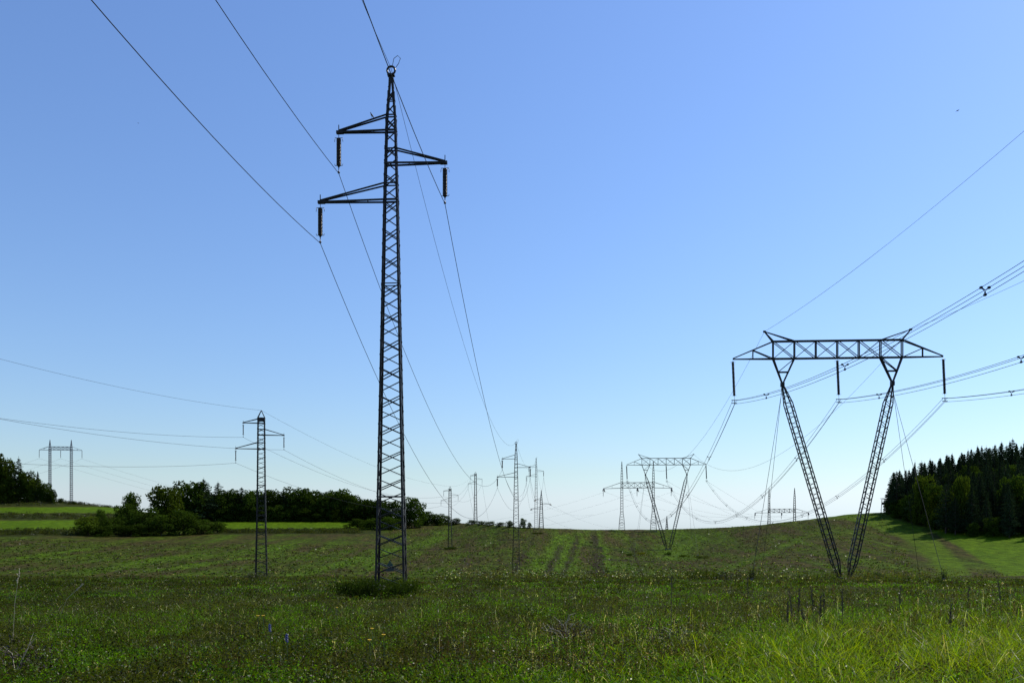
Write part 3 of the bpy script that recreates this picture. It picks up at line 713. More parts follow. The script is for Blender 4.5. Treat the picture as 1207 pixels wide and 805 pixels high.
for (u, yb, yt, wp, k, mt, lb_) in [
        (104, 631, 608, 36, 'bush', LEAF_L, 'yellowish bush at the left end of the clump'), (119, 628, 600, 15, 'broad', None, 'small slender tree above the yellowish bush'),
        (134, 630, 609, 34, 'bush', None, 'dark bush right of the yellowish bush'), (155, 622, 581, 24, 'broad', None, 'upright dark tree with a narrow round head'),
        (147, 626, 594, 32, 'bush', None, 'tall dark bush under the upright narrow tree'), (172, 630, 598, 44, 'bush', None, 'wide black bush in the middle of the clump'),
        (197, 625, 573, 50, 'broad', LEAF_L, 'big round crowned green tree, the broadest of the clump'), (190, 631, 606, 40, 'bush', None, 'dark bush under the big round tree'),
        (216, 630, 601, 44, 'bush', None, 'dark bush right of the big round tree'), (238, 629, 611, 36, 'bush', None, 'lower bush near the right end of the clump'),
        (256, 628, 614, 24, 'bush', None, 'last low bush at the right end of the clump'), (120, 632, 619, 34, 'bush', None, 'lowest dark bush at the foot of the yellowish bush'),
        (155, 632, 618, 40, 'bush', None, 'low dark bush in front of the upright narrow tree')]:
    tree_px(k, u, yb, yt, wp, lb_, GC, mt)
GH = 'trees of the dark hedge along the crest'
for (u, yb, yt, wp, k, mt, lb_) in [
        (227, 615, 567, 36, 'broad', None, 'tall dark tree behind the right of the big round tree'), (240, 615, 565, 26, 'pine', None, 'tall pine beside the dark tree behind the clump'),
        (257, 614, 569, 24, 'pine', None, 'thin topped pine standing in the hedge gap'), (269, 614, 577, 26, 'broad', None, 'dark tree right of the thin topped pine'),
        (285, 614, 575, 30, 'pine', None, 'ragged pine left of the pointed pylon'), (299, 614, 578, 28, 'broad', None, 'hedge tree just behind the pointed pylon on its left'),
        (297, 614, 598, 20, 'bush', LEAF_L, 'paler green bush low in the hedge beside the pointed pylon'), (318, 614, 577, 28, 'broad', None, 'hedge tree just right of the pointed pylon'),
        (334, 614, 578, 26, 'pine', None, 'ragged pine second right of the pointed pylon'), (352, 614, 574, 30, 'broad', None, 'highest round tree in the middle of the hedge'),
        (369, 614, 578, 28, 'broad', None, 'dark hedge tree between the two rounded high crowns'), (385, 614, 580, 26, 'broad', LEAF, 'hedge tree left of the yellow bush'),
        (401, 614, 577, 30, 'broad', None, 'high round hedge tree behind the yellow bush'), (416, 614, 584, 24, 'broad', None, 'hedge tree left of the tall near pylon'),
        (430, 615, 588, 26, 'broad', None, 'lower hedge tree beside the left leg of the tall near pylon'), (446, 616, 589, 26, 'broad', None, 'hedge tree seen between the near pylon legs on the left'),
        (463, 617, 590, 26, 'broad', None, 'hedge tree seen through the near pylon lattice'), (488, 622, 586, 28, 'broad', None, 'round black tree standing forward at the right end of the hedge'),
        (474, 622, 598, 26, 'bush', None, 'dark bush left of the round black hedge tree'), (502, 619, 602, 18, 'broad', None, 'small tree at the tail of the hedge'),
        (514, 619, 605, 20, 'broad', None, 'second small tree at the tail of the hedge'), (525, 618, 607, 16, 'bush', None, 'low bush behind the small pointed pylon'),
        (537, 618, 610.5, 16, 'bush', None, 'low crest bush right of the small pointed pylon'), (422, 623, 611, 30, 'bush', None, 'low black bush at the left leg of the near pylon'),
        (440, 624, 610, 30, 'bush', None, 'low black bush behind the near pylon lattice'), (458, 624, 609, 28, 'bush', None, 'low black bush behind the right leg of the near pylon'),
        (396, 615, 600, 12, 'bush', LEAF_Y, 'bright yellow green bush glowing in front of the dark hedge')]:
    tree_px(k, u, yb, yt, wp*(1.3 if yb <= 615 and wp > 15 else 1.1), lb_, GH, mt)
for i, u in enumerate(range(222, 452, 7)):
    tree_px('bush', u+random.uniform(-2, 2), 614.5, random.uniform(592, 599), random.uniform(24, 32), 'dark bush in the understorey of the hedge, half hidden under its trees', 'understorey bushes of the hedge')
for i, u in enumerate(range(226, 450, 13)):
    tree_px(random.choice(['broad', 'broad', 'pine']), u+random.uniform(-3, 3), 0, random.uniform(579, 586)+max(0, (u-395)*.16), random.uniform(26, 34), 'dark tree filling the back of the hedge between its front trees', 'back row trees of the hedge', dd_=float(np.interp(u, CC[:, 0], CC[:, 1]))+4)
for (u, yt, wp, lb_) in [(556, 612.5, 16, 'leftmost low shrub on the bare crest'), (567, 613.5, 14, 'low crest shrub left of the faint pointed pylon foot'), (578, 614, 16, 'low crest shrub right of the faint pointed pylon foot'),
        (590, 615, 14, 'low crest shrub left of the thin middle mast'), (601, 613, 12, 'dark crest shrub touching the thin middle mast'), (616, 610.5, 11, 'tallest upright crest shrub right of the thin middle mast'), (624, 615.5, 8, 'last small crest shrub before the bare skyline')]:
    tree_px('bush', u, 0, yt, wp, lb_, 'low shrubs on the crest', None, dd_=float(np.interp(u, CC[:, 0], CC[:, 1]))-2)
# the wood on the right hill
edge = np.array([(1040, 604), (1050, 607), (1062, 612), (1075, 617), (1095, 623), (1110, 629), (1140, 633), (1165, 636), (1207, 636.5), (1500, 638)], float)
TOPS = np.array([(1040, 575), (1046, 557), (1065, 556), (1075, 553), (1082, 541), (1088, 545), (1100, 540), (1113, 533), (1125, 535), (1140, 530), (1152, 525), (1165, 524), (1180, 522), (1192, 520), (1207, 518), (1300, 505), (1600, 500)], float)
GW = 'trees of the dark wood on the right hill'
tree_px('pine', 1057, 608, 556, 27, 'leaning old pine with gaps at the left corner of the wood', GW, None, seed=1)
tree_px('spruce', 1078.5, 612, 545, 13, 'thin pointed conifer rising left in the wood, just right of the corner pine', GW, None)
for (u, yb, yt, wp, k, mt, lb_) in [(1049, 606, 590, 16, 'bush', None, 'dark bush under the corner pine by the hunting stand'), (1060, 610, 592, 22, 'bush', None, 'dark bush right under the corner pine'),
        (1072, 614, 582, 22, 'broad', None, 'dark leafy tree right of the corner pine'), (1090, 619, 560, 30, 'broad', LEAF_L, 'lighter green leafy tree near the left of the wood'),
        (1083, 618, 590, 24, 'broad', LEAF_L, 'low greenish tree at the wood edge left of the yellow tinged one'), (1100, 622, 581, 17, 'broad', LEAF_Y, 'yellow tinged tree glowing in the dark wood edge'),
        (1116, 626, 584, 16, 'broad', LEAF_L, 'slim green tree right of the yellow tinged tree'), (1133, 627, 560, 26, 'broad', LEAF_L, 'large dull green leafy tree in the middle of the wood edge'),
        (1106, 624, 604, 26, 'bush', None, 'dark bush below the yellow tinged tree'), (1126, 627, 604, 30, 'bush', None, 'dark bush below the large dull green tree')]:
    tree_px(k, u, yb, yt, wp, lb_, GW, mt)
cnt = 0
for i in range(2000):
    u = random.uniform(1052, 1500); d0 = find_d(u, float(np.interp(u, edge[:, 0], edge[:, 1])))
    Cm = float(np.interp(u, CC[:, 0], CC[:, 1])); d = random.uniform(d0+1.5, Cm+18)
    x = ux(u, d)
    if i == 0: spots = []
    if any((x-a)**2+(d-b)**2 < 3.1**2 for a, b in spots): continue
    u1 = u; spots.append((x, d)); z = gz(x, d)
    ymax = float(np.interp(u1, TOPS[:, 0], TOPS[:, 1]))
    hmax = (YH-ymax)*d/1000-z; h = random.uniform(9.5, 14.)*(1-.15*(u < 1075)); h = min(h, hmax+random.uniform(-2.2, .3))
    if d > Cm-14: h = min(15., hmax+.7-abs(random.gauss(0, 2.0)))
    h = max(h, 5.)
    if u > 1225 and random.random() < .55: continue
    fr = d-d0 < 7; k = random.choice(['pine', 'spruce', 'spruce', 'spruce', 'pine', 'spruce', 'broad'] if not fr else ['broad', 'pine', 'bush', 'spruce'])
    if d > Cm-16 and k == 'broad': k = 'spruce'
    if k == 'bush': h = min(h, random.uniform(3.5, 6))
    wd = {'pine': .50, 'spruce': .46, 'broad': .66, 'bush': 1.1}[k]*h*random.uniform(.85, 1.15)
    lab_ = {True: {'pine': 'dark pine in the front edge of the wood', 'spruce': 'dark pointed conifer in the front edge of the wood', 'broad': 'dark leafy tree in the front edge of the wood', 'bush': 'low dark bush in the front edge of the wood'},
            False: {'pine': 'dark pine packed among others deep in the wood', 'spruce': 'dark pointed conifer packed among others in the wood', 'broad': 'dark leafy tree packed among conifers in the wood'}}[fr][k]
    tree(k, x, d, h, wd, lab_, lab_.replace('dark ', 'dark ', 1)+', alike'); cnt += 1
print('wood trees', cnt)

# ------------------------------------------------------------------ hunting stand
dS = find_d(1043, 604.5)-1; xS = ux(1043, dS); st = empty('hunting_stand', (xS, dS, gz(xS, dS)), R(12))
tag(st, 'raised wooden hunting stand at the left corner of the wood', 'hunting stand')
for sx in (-1, 1):
    for sy in (-1, 1):
        m = MB(); m.bar((sx*.85, sy*.8, -.2), (sx*.65, sy*.6, 4.6), .14); m.build('post', WOOD, st)
m = MB(); m.box((0, 0, 2.9), (1.5, 1.4, .1)); m.build('platform', WOOD, st)
m = MB()
for sx in (-1, 1): m.box((sx*.7, 0, 3.3), (.06, 1.4, .7))
for sy in (-1, 1): m.box((0, sy*.66, 3.3), (1.34, .06, .7))
m.build('side_boards', WOOD, st)
m = MB(); m.bar((-1.15, 0, 4.85), (1.05, 0, 4.65), 1.9, .1); m.build('roof', WOOD, st)
m = MB()
for sx in (-.25, .25): m.bar((sx, -1.9, -.1), (sx, -.72, 3.0), .08)
for k in range(8): m.bar((-.25, -1.9+1.18*(k+.5)/8, 3.0*(k+.5)/8), (.25, -1.9+1.18*(k+.5)/8, 3.0*(k+.5)/8), .06)
m.build('ladder', WOOD, st)

# ------------------------------------------------------------------ birds
def bird(loc, size, rz, label, flying):
    m = MB(); root = None; b = Vector((0, 0, 0)); s = size
    prof = [(-.62, .012, .05), (-.45, .03, .03), (-.30, .07, .0), (-.08, .13, .0), (.14, .125, .02), (.28, .08, .07), (.36, .085, .11), (.45, .06, .12), (.50, .02, .11), (.57, .005, .10)]
    tl = R(0 if flying else 48)
    pts = [Vector((x*s*math.cos(tl)-zz*s*math.sin(tl), 0, x*s*math.sin(tl)+zz*s*math.cos(tl))) for x, r, zz in prof]
    m.tube(pts, [r*s for x, r, zz in prof], 8)
    if flying:
        for sy in (-1, 1):
            a = [Vector((.18*s, sy*.08*s, .03*s)), Vector((.22*s, sy*.24*s, .20*s)), Vector((-.02*s, sy*1.05*s, .10*s)), Vector((-.08*s, sy*.5*s, .14*s)), Vector((-.12*s, sy*.08*s, .02*s))]
            o_ = len(m.v)
            for z_ in (0, .02*s): m.v += [tuple(v_+Vector((0, 0, z_))) for v_ in a]
            m.f += [(o_, o_+1, o_+2, o_+3, o_+4), (o_+9, o_+8, o_+7, o_+6, o_+5)]+[(o_+i, o_+(i+1) % 5, o_+5+(i+1) % 5, o_+5+i) for i in range(5)]
    else:
        for sy in (-1, 1): m.tube([(0, sy*.05*s, -.08*s), (.02*s, sy*.06*s, -.36*s)], .018*s, 5)
        for sy in (-1, 1): m.tube([(.10*s, sy*.10*s, .16*s), (-.12*s, sy*.13*s, -.12*s), (-.30*s, sy*.05*s, -.38*s)], [.05*s, .06*s, .012*s], 6)
    o = m.build('bird', FEATHER, None, True); o.location = loc; o.rotation_euler = (0, 0, rz); tag(o, label, 'bird'); return o
aw = M1 @ Vector((-.78, -.19, 19.92))
bird(aw+Vector((0, 0, .07)), .28, R(180), 'small dark bird perched on the top left arm of the tall near pylon', False)
def ray(u, y, d): return Vector((ux(u, d), d, (YH-y)*d/1000))
bird(ray(1128.8, 131, 75), .22, R(200), 'tiny dark bird flying in the upper right sky', True)
bird(ray(163, 145.5, 90), .13, R(160), 'tiny dark bird flying in the upper left sky', True)

# ------------------------------------------------------------------ meadow vegetation
def blades(P, h, wd, lean, ang, tint, tipf=1.0):
    """bent three-piece grass blades; everything per blade"""
    n_ = len(P); ca, sa = np.cos(ang), np.sin(ang); ld = np.stack([ca, sa, 0*ca], 1); sd_ = np.stack([-sa, ca, 0*ca], 1)
    tw = RNG.uniform(0, 6.28, n_); sd_ = np.stack([np.cos(tw), np.sin(tw), 0*tw], 1)
    H = h[:, None]; W = wd[:, None]; Lh = (lean*h)[:, None]; up = np.array([0, 0, 1.])
    p0 = P; p1 = P+up*H*.5+ld*Lh*.22; p2 = P+up*H*.85+ld*Lh*.62; p3 = P+up*H*(1-.25*np.clip(lean[:, None], 0, 1.2))+ld*Lh*1.05
    V = np.stack([p0-sd_*W*.5, p0+sd_*W*.5, p1-sd_*W*.45, p1+sd_*W*.45, p2-sd_*W*.3, p2+sd_*W*.3, p3], 1).reshape(-1, 3)
    k = np.arange(n_)[:, None]*7
    T = np.concatenate([k+np.array([a]) for a in ([0, 1, 3], [0, 3, 2], [2, 3, 5], [2, 5, 4], [4, 5, 6])])
    return V, T, np.repeat(tint, 7, 0)
def scatter(n_, d0, d1, pw, half=.74, extra=4):
    r = RNG.uniform(0, 1, n_); a = 1-pw
    d = (d0**a+r*(d1**a-d0**a))**(1/a)
    x = RNG.uniform(-1, 1, n_)*(half*d+extra); return x, d
def jit(col, n_, s=.25): return np.clip(np.array(col)[None, :]*(1+RNG.normal(0, s, (n_, 1))+RNG.normal(0, .08, (n_, 3))), .002, .9)
def patch(x, d):     # 0 = dull brown old growth, 1 = fresh green
    f = fbm(x*.22, d*.16, 31); g = fbm(x*.9, d*.7, 41)
    right = np.clip((x/np.maximum(d, 6)+.05)/.5, 0, 1); nearf = np.clip((24-d)/14, 0, 1)
    return np.clip((f-.5)*2.2+(g-.5)*1.2+.22+.45*nearf+.25*right*nearf, 0, 1)
parts = []
n_ = 240000; x, d = scatter(n_, 5.5, 99, 1.8); z = ground(x, d); pg = patch(x, d)
cl = .6*vnoise(x*1.5, d*1.0, 51)+.4*vnoise(x*3.7, d*2.6, 52); cl2 = vnoise(x*1.1, d*.8, 53)
green = jit((.070, .128, .003), n_, .4); fresh = jit((.135, .175, .004), n_, .4); olive = jit((.052, .060, .005), n_, .5); tan = jit((.36, .33, .22), n_)
u_ = RNG.uniform(-.25, .25, n_)
tint = np.where((cl2+u_ < .15+.75*pg)[:, None], green, olive)
fr_ = np.clip((x/np.maximum(d, 5)+.16)*1.7, 0, 1)*np.clip((23-d)/13, 0, 1)*np.clip(.25+1.5*cl2, 0, 1)
tint = np.where((RNG.uniform(0, 1, n_) < fr_*.9)[:, None], fresh, tint)
tint = np.where((RNG.uniform(0, 1, n_) < .035+.04*(1-pg))[:, None], tan, tint)  # dry tan blades; their pale colour also stands in for glints on the grass
far = np.clip(d/22, .6, 3.2); low = np.clip(1.15-(d-12)/42, .3, 1)*np.clip(1.0+.35*x/np.maximum(d, 8), .75, 1.2)
h = (.05+.16*RNG.uniform(0, 1, n_)**1.5+.08*pg)*(.45+1.1*cl)*(1+.9*fr_)*low; wd = .008*far*RNG.uniform(.5, 1.6, n_)*(1+.5*fr_)
parts.append(blades(np.stack([x, d, z-.02], 1), h, wd, RNG.uniform(.2, 1.5, n_), RNG.uniform(0, 6.28, n_), tint))
V = []; T = []; C_ = []; o_ = 0
for a, b, c_ in parts: V.append(a); T.append(b+o_); C_.append(c_); o_ += len(a)
gr = tri_mesh('meadow_grass', np.concatenate(V), np.concatenate(T), GRASS, np.concatenate(C_)); tag(gr, 'uneven green and olive grass covering the foreground meadow', 'grass', kind='stuff')
# leafy weeds: clouds of small leaves round short stems
nw = 60000; x, d = scatter(nw, 6, 99, 1.75); z = ground(x, d); pg = patch(x, d)
cl = .6*vnoise(x*1.5, d*1.0, 51)+.4*vnoise(x*3.7, d*2.6, 52); low = np.clip(1.15-(d-12)/42, .3, 1)*np.clip(1.0+.35*x/np.maximum(d, 8), .75, 1.2)
hh = RNG.uniform(.07, .30, nw)*(.35+1.3*cl)*low; per = 8
ii = np.repeat(np.arange(nw), per); lf = RNG.uniform(.15, 1., len(ii)); sp_ = .11*np.clip(d[ii]/25, .8, 2.2)
C = np.stack([x[ii]+RNG.normal(0, 1, len(ii))*sp_, d[ii]+RNG.normal(0, 1, len(ii))*sp_, z[ii]+hh[ii]*lf], 1)
cl2 = vnoise(x*1.1, d*.8, 53)
wcol = np.where((cl2+RNG.uniform(-.25, .25, nw) < .2+.6*pg)[:, None], jit((.052, .108, .003), nw, .45), jit((.036, .042, .005), nw, .45))
ncl = 420; qx, qd = scatter(ncl, 8, 96, 1.4); kq = RNG.integers(0, ncl, 12000)         # low dark tussocks
x = np.concatenate([x, qx[kq]+RNG.normal(0, .22, 12000)]); d = np.concatenate([d, qd[kq]+RNG.normal(0, .2, 12000)]); z = ground(x, d)
hh = np.concatenate([hh, RNG.uniform(.08, .40, 12000)*np.clip(1.2-(d[-12000:]-12)/90, .5, 1)]); nw = len(x); ii = np.repeat(np.arange(nw), per); lf = RNG.uniform(.15, 1., len(ii)); sp_ = .11*np.clip(d[ii]/25, .8, 2.2)
C = np.stack([x[ii]+RNG.normal(0, 1, len(ii))*sp_, d[ii]+RNG.normal(0, 1, len(ii))*sp_, z[ii]+hh[ii]*lf], 1)
wcol = np.concatenate([wcol, jit((.026, .036, .004), 12000, .4)])
wcol = np.where((RNG.uniform(0, 1, nw) < .025)[:, None], jit((.36, .35, .28), nw, .3), wcol)  # a few pale leaves, dry ones and white glints put in as colour
V, T = leaf_cloud(C, np.clip(d[ii]/26, .75, 2.4)*RNG.uniform(.016, .036, len(ii))*np.where(wcol[ii, 2] > .08, .55, 1.), asp=.45)
wd_ = tri_mesh('meadow_weeds', V, T, GRASS, np.repeat(wcol[ii], 4, 0)); tag(wd_, 'leafy green and brown weeds growing through the meadow grass', 'weeds', kind='stuff')
# seed-bearing dry stems
nst = 5200; x, d = scatter(nst, 7, 97, 1.5); z = ground(x, d)
keep = fbm(x*.25, d*.25, 91) > .44; x, d = x[keep], d[keep]; ex = RNG.uniform(9.5, 16.5, 1500); eu = RNG.normal(690, 110, 1500); x = np.concatenate([x, (eu-UC)*ex/F]); d = np.concatenate([d, ex]); z = ground(x, d); nst = len(x)
h = RNG.uniform(.18, .46, nst)*np.clip(1.1-(d-16)/60, .4, 1)*np.clip(.8+.7*x/d, .5, 1.15); tn = np.where((RNG.uniform(0, 1, nst) < .86)[:, None], jit((.040, .028, .015), nst, .3), jit((.28, .25, .17), nst, .3))
a1 = blades(np.stack([x, d, z], 1), h, .008*np.clip(d/16, .8, 3.5), RNG.uniform(0, .3, nst), RNG.uniform(0, 6.28, nst), tn)
ii = np.repeat(np.arange(nst), 7); C = np.stack([x[ii]+RNG.normal(0, .014, len(ii))*np.clip(d[ii]/16, 1, 3), d[ii]+RNG.normal(0, .014, len(ii)), z[ii]+h[ii]*RNG.uniform(.62, 1.0, len(ii))], 1)
V, T = leaf_cloud(C, np.clip(d[ii]/20, .8, 2.6)*RNG.uniform(.010, .022, len(ii)), asp=.5)
sm = tri_mesh('dry_seed_stems', np.concatenate([a1[0], V]), np.concatenate([a1[1], T+len(a1[0])]), GRASS, np.concatenate([a1[2], np.repeat(tn[ii], 4, 0)]))
tag(sm, 'thin dead seed stems standing up through the meadow', 'dry stems', kind='stuff')
# taller weeds with pale fluffy heads along the far edge of the meadow
ne = 4200; x = RNG.uniform(-75, 75, ne); d = RNG.normal(97, 5.5, ne); k_ = fbm(x*.09, d*.05, 61); keep = k_ > .46+.10*RNG.normal(size=ne)*.5; x, d, k_ = x[keep], d[keep], k_[keep]; ne = len(x); z = ground(x, d)
hh = RNG.uniform(.2, .8, ne)*(.45+1.1*np.clip(k_-.42, 0, .4)*2.4)*np.where(x < -10, .6, 1.7); ii = np.repeat(np.arange(ne), 10)
C = np.stack([x[ii]+RNG.normal(0, .28, len(ii)), d[ii]+RNG.normal(0, .28, len(ii)), z[ii]+hh[ii]*RNG.uniform(.1, 1, len(ii))], 1)
tn = np.where((RNG.uniform(0, 1, ne) < .55)[:, None], jit((.044, .060, .008), ne, .35), jit((.048, .044, .016), ne, .35))[ii]
pale = (RNG.uniform(0, 1, len(ii)) < .12) & (C[:, 0] > -8) & (C[:, 0] < 32) & (C[:, 2] > z[ii]+hh[ii]*.6)
tn = np.where(pale[:, None], jit((.34, .32, .30), len(ii), .2), tn)
V, T = leaf_cloud(C, RNG.uniform(.05, .12, len(ii)), asp=.5)
ew = tri_mesh('edge_weeds', V, T, GRASS, np.repeat(tn, 4, 0)); tag(ew, 'rough weeds with pale seed heads along the meadow edge', 'weeds', kind='stuff')
# rough growth on the field banks
def bank_pts(n_, u0, u1, y0, y1):
    out = []
    for _ in range(n_):
        u = random.uniform(u0, u1); d = find_d(u, random.uniform(y0, y1)); out.append((ux(u, d), d))
    return out
bp_ = bank_pts(330, -40, 105, 625.5, 631)+bank_pts(420, 262, 425, 625, 628.6)+bank_pts(260, -40, 140, 606, 612)+bank_pts(260, -40, 140, 588, 596)
a = np.array(bp_); z = ground(a[:, 0], a[:, 1]); ii = np.repeat(np.arange(len(a)), 26)
hb = RNG.uniform(.4, 1.25, len(a))
C = np.stack([a[ii, 0]+RNG.normal(0, .7, len(ii)), a[ii, 1]+RNG.normal(0, .5, len(ii)), z[ii]+hb[ii]*RNG.uniform(.05, 1, len(ii))], 1)
V, T = leaf_cloud(C, RNG.uniform(.12, .3, len(ii)), asp=.5)
bw = tri_mesh('bank_weeds', V, T, GRASS, np.repeat(jit((.030, .036, .010), len(a), .35)[ii], 4, 0)); tag(bw, 'dark rough growth along the banks between the left fields', 'weeds', kind='stuff')

nf = 30000; uu = RNG.uniform(-60, 1290, nf); d = RNG.uniform(0, 1, nf)**.8*215+103; x = (uu-UC)*d/F
Cm = np.interp(uu, CC[:, 0], CC[:, 1]); keep = (d < Cm-1) & (np.interp(uu, [985, 1050, 1090, 1140], [999, 235, 150, 100]) > d) & (np.interp(uu, [-60, 452, 520], [238, 240, 999]) > d)
x, d = x[keep], d[keep]; nf = len(x); z = ground(x, d); ii = np.repeat(np.arange(nf), 3)
C = np.stack([x[ii]+RNG.normal(0, .16, len(ii)), d[ii]+RNG.normal(0, .16, len(ii)), z[ii]+RNG.uniform(.01, .14, len(ii))], 1)
kk = RNG.uniform(0, 1, nf); gn = fbm((x-.15*d)*.12, d*.02, 71)
tn = np.where((kk+.9*(gn-.5) < .40)[:, None], jit((.024, .020, .010), nf, .5), jit((.036, .066, .004), nf, .45)); tn = np.where((kk > .92)[:, None], jit((.15, .14, .09), nf, .3), tn)
V, T = leaf_cloud(C, RNG.uniform(.07, .24, len(ii)), asp=.6)
fw = tri_mesh('field_growth', V, T, GRASS, np.repeat(tn[ii], 4, 0)); tag(fw, 'sparse low seedlings and stubble over the hillside field', 'field growth', kind='stuff')

# separate weed bushes
def weed_bush(u, d, sx, sy, h, nlf, sz, label, mat=BUSHLEAF, group=None):
    x = ux(u, d); root = empty('weed_bush', (x, d, gz(x, d)))
    m = MB(); C = []
    ns = 14
    for k in range(ns):
        a = random.uniform(0, 6.28); r = math.sqrt(random.random())*.85; e = Vector((math.cos(a)*r*sx, math.sin(a)*r*sy, h*random.uniform(.55, 1.0)*(1-.35*r*r)))
        m.tube([(e.x*.6, e.y*.6, -.05), (e.x*.85, e.y*.85, e.z*.5), tuple(e)], [.016, .012, .005], 5)
        nn = nlf//ns; f = RNG.uniform(.12, 1.05, nn)[:, None]; s0 = np.array([e.x*.7, e.y*.7, 0.])
        C.append(s0+(np.array(e)-s0)*f+RNG.normal(size=(nn, 3))*np.array([sx*.14, sy*.14, h*.08]))
    C = np.concatenate(C); C[:, 2] = np.maximum(C[:, 2], .03)
    V, T = leaf_cloud(C, RNG.uniform(.5, 1.2, len(C))*sz, asp=.5)
    tag(m.build('stems', BARK, root), kind='stuff'); tri_mesh('leaves', V, T, mat, None, root); tag(root, label, 'bush', group)
GBU = 'weed bushes in the fields and meadow'
weed_bush(445, 29, 1.75, .9, .72, 8000, .036, 'dark spreading weed bush around the feet of the tall near pylon', LEAF, GBU)
weed_bush(484, 31, .8, .8, .65, 2600, .033, 'lighter green weed bush beside the right foot of the tall near pylon', LEAF_L, GBU)
weed_bush(307, 109, 3.2, 1.5, .9, 1500, .09, 'weed patch around the foot of the pointed pylon at left', BUSHLEAF, GBU)
weed_bush(531, 228, 2.3, 1.6, .9, 900, .14, 'dark weed patch at the foot of the small pylon on the slope', LEAF, GBU)
weed_bush(828, 96, 2.6, 1.2, 1.3, 1600, .10, 'dark green bush on the meadow edge left of the big guyed pylon', LEAF_L, GBU)
weed_bush(858, 97, 2.0, 1.2, 1.0, 1000, .10, 'lower bush next to the dark green meadow edge bush', BUSHLEAF, GBU)
weed_bush(886, 88, .35, .35, 1.4, 260, .06, 'dark weed tuft at the left near guy anchor of the big pylon', LEAF, GBU)
weed_bush(1112.5, 88, .4, .35, 1.2, 260, .06, 'dark weed tuft at the right near guy anchor of the big pylon', LEAF, GBU)
weed_bush(1034, 99, .5, .4, 1.5, 300, .07, 'narrow dark weed right of the big pylon feet', LEAF, GBU)
for (u, yb, sx, h, mt, lb_) in [(634, 629, 2.2, .5, LEAF_L, 'flat dark green patch of weeds near the skyline right of the middle mast'), (742, 655, 1.3, .8, LEAF, 'green tuft left of the yellowish weeds on the slope'),
        (755, 653, 1.8, .7, LEAF_Y, 'yellowish weed tuft on the slope at a guy anchor'), (788, 654, 1.5, .9, LEAF, 'dark weeds where the smaller leaning legs meet'), (806, 656, 1.8, .6, LEAF_L, 'green weeds right of the smaller leaning legs'),
        (828, 658, 2.4, .9, LEAF_L, 'rightmost broad green weed clump on the slope'), (697, 640, .7, .35, LEAF, 'tiny dark tuft on the upper slope')]:
    weed_bush(u, find_d(u, yb), sx, 1.1, h, 500, .13, lb_, mt, GBU)

# individual plants in the foreground
def stalk(u, d, h, lean, mat, label, cat='dry stalk', head=True, name='dry_stalk', group=None, seeds=26, r=.006):
    x = ux(u, d); root = empty(name, (x, d, gz(x, d)), 0)
    tip = Vector((lean[0], lean[1], h)); pts = [Vector((0, 0, -.03)), tip*.5+Vector((-lean[0]*.18, -lean[1]*.18, .05*h)), tip]
    m = MB(); m.tube(pts, [r, r*.8, r*.45], 6); m.build('stem', mat, root)
    if head:
        m = MB(); dv = (pts[2]-pts[1]).normalized()
        for k in range(seeds):
            f = 1-(.22 if cat == 'dry stalk' else .62)*(k/seeds)**.9; c_ = pts[1].lerp(pts[2], f*2-1) if f > .5 else pts[0].lerp(pts[1], f*2)
            o_ = Vector((random.gauss(0, 1), random.gauss(0, 1), random.gauss(0, .6)))*(.010 if cat == 'dry stalk' else .013)
            m.tube([c_+o_*.4, c_+o_+dv*.012, c_+o_*1.3+dv*.03], [.004, .0075, .002], 5)
        m.build('seed_head', mat, root)
    return tag(root, label, cat, group)
stalk(15, 15.0, 1.25, (.12, 0), DRY, 'tall pale grass stalk at the left edge of the picture', seeds=16, r=.0035)
stalk(791, 14.5, 1.15, (.01, 0), DARKSTALK, 'tall upright dead stalk standing alone right of centre', seeds=12, r=.007)
stalk(70, 20, .75, (.5, .1), DRY, 'pale stalk bent over to the right in the left meadow', r=.006)
GD = 'dark seed stalks in the right meadow'
for (u, d, h, k) in [(934, 17, .85, 'leftmost of the dark group'), (928, 16, .6, 'short, left in the dark group'), (940, 18, .8, 'behind the leftmost of the dark group'), (959, 17, .9, 'tallest, in the middle of the dark group'), (966, 16.2, .75, 'just right of the tallest one'),
                     (971, 17.5, .7, 'third right of the tallest one'), (993, 16.4, .85, 'standing alone right of the dark group'), (948, 15.8, .5, 'low between the two dark groups'), (1060, 20, .7, 'single one farther right near the pylon feet'), (1180, 19, .85, 'near the right picture edge'),
                     (1120, 15, .6, 'among bright grass at lower right'), (1140, 22, .7, 'behind the bright grass at right'), (882, 24, .8, 'farthest left one, standing apart')]:
    stalk(u, d, h, (random.uniform(-.05, .05), random.uniform(-.05, .05)), DARKSTALK, 'dark brown seed stalk, '+k, 'seed stalk', True, 'seed_stalk', GD, 46, .006)
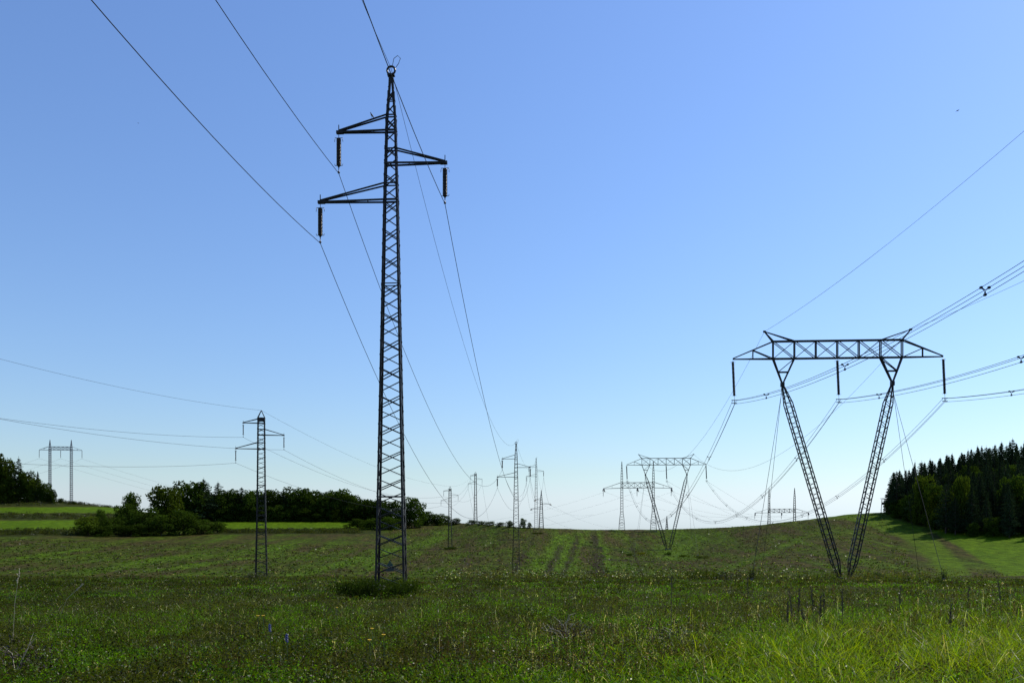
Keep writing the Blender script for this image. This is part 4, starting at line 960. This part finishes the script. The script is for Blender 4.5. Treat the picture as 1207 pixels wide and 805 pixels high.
def dry_clump(u, d, label, n_, spread, hs, thick):
    x = ux(u, d); root = empty('dry_weed', (x, d, gz(x, d))); 
    for k in range(n_):
        a = math.pi*(k+.5)/n_+random.uniform(-.25, .25); L = hs*random.uniform(.6, 1.05)
        tip = Vector((math.cos(a)*spread*random.uniform(.6, 1.1), random.uniform(-.2, .2), .12+L*math.sin(a)))
        m = MB(); mid = tip*.55+Vector((random.uniform(-.05, .05), 0, .08)); m.tube([(0, 0, .05), mid, tip], [thick, thick*.8, thick*.35], 6)
        for q_ in range(3):
            b = mid.lerp(tip, .3+.3*q_); m.tube([b, b+Vector((random.uniform(-.13, .13), random.uniform(-.08, .08), random.uniform(.0, .12)))], [thick*.5, thick*.2], 5)
        m.build('stem', DRY, root)
    C = RNG.normal(size=(420, 3))*np.array([spread*.5, .2, .12])+np.array([0, 0, .2]); C[:, 2] = np.abs(C[:, 2])
    V, T = leaf_cloud(C, RNG.uniform(.012, .035, 420), asp=.35); tri_mesh('dead_leaves', V, T, DARKSTALK, None, root)
    tag(root, label, 'dry weed', 'bleached dry weeds in the front meadow')
dry_clump(668, 14.2, 'bleached dry weed with fanned pale stems right of centre', 7, .42, .42, .008)
dry_clump(792, 13.2, 'dark dry weed heap with a few pale broken stems', 5, .5, .30, .008)
dry_clump(18, 10.6, 'pale arched dry stem at the lower left corner', 2, .5, .4, .005)
def flower(u, d, h, mat, label, cat, group, r=.022, kind='daisy'):
    x = ux(u, d); root = empty(cat.replace(' ', '_'), (x, d, gz(x, d)))
    m = MB(); m.tube([(0, 0, -.02), (.01, 0, h*.5), (0, 0, h)], .004, 5); m.build('stem', GREENSTEM, root)
    m = MB()
    if kind == 'daisy':
        m.tube([(0, 0, h-.012), (0, 0, h), (0, 0, h+.012)], [.006, r*.5, r*.4], 8)
        for k in range(11):
            a = 2*math.pi*k/11; m.bar((math.cos(a)*r*.3, math.sin(a)*r*.3, h), (math.cos(a)*r*1.25, math.sin(a)*r*1.25, h+.012), .013, .004)
    else:
        for k in range(16):
            a = k*2.4; f = k/16; b = Vector((math.cos(a)*.013, math.sin(a)*.013, h-.08+.11*f)); m.tube([(0, 0, b.z-.008), tuple(b), tuple(b*1.0+Vector((b.x*.5, b.y*.5, .004)))], [.004, .011, .006], 5)
    m.build('petals', mat, root); tag(root, label, cat, group)
for (u, d, h, lb_) in [(438.5, 12.6, .40, 'topmost yellow flower of three near the bottom edge'), (452, 11.6, .40, 'rightmost yellow flower of three near the bottom edge'), (435.5, 11.0, .40, 'lowest yellow flower of three near the bottom edge'),
                       (304, 15.2, .38, 'left yellow flower of the small pair farther left'), (310, 15.0, .39, 'right yellow flower of the small pair farther left'), (397, 17.5, .4, 'single yellow flower above the three near ones')]:
    flower(u, d, h, YEL, lb_, 'yellow flower', 'yellow flowers in the meadow', .021)
flower(318, 12.2, .44, BLU, 'dark blue flower spike, upper one of the two', 'blue flower', 'blue flower spikes', kind='spike')
flower(338, 11.2, .40, BLU, 'paler blue flower spike, lower right one of the two', 'blue flower', 'blue flower spikes', kind='spike')
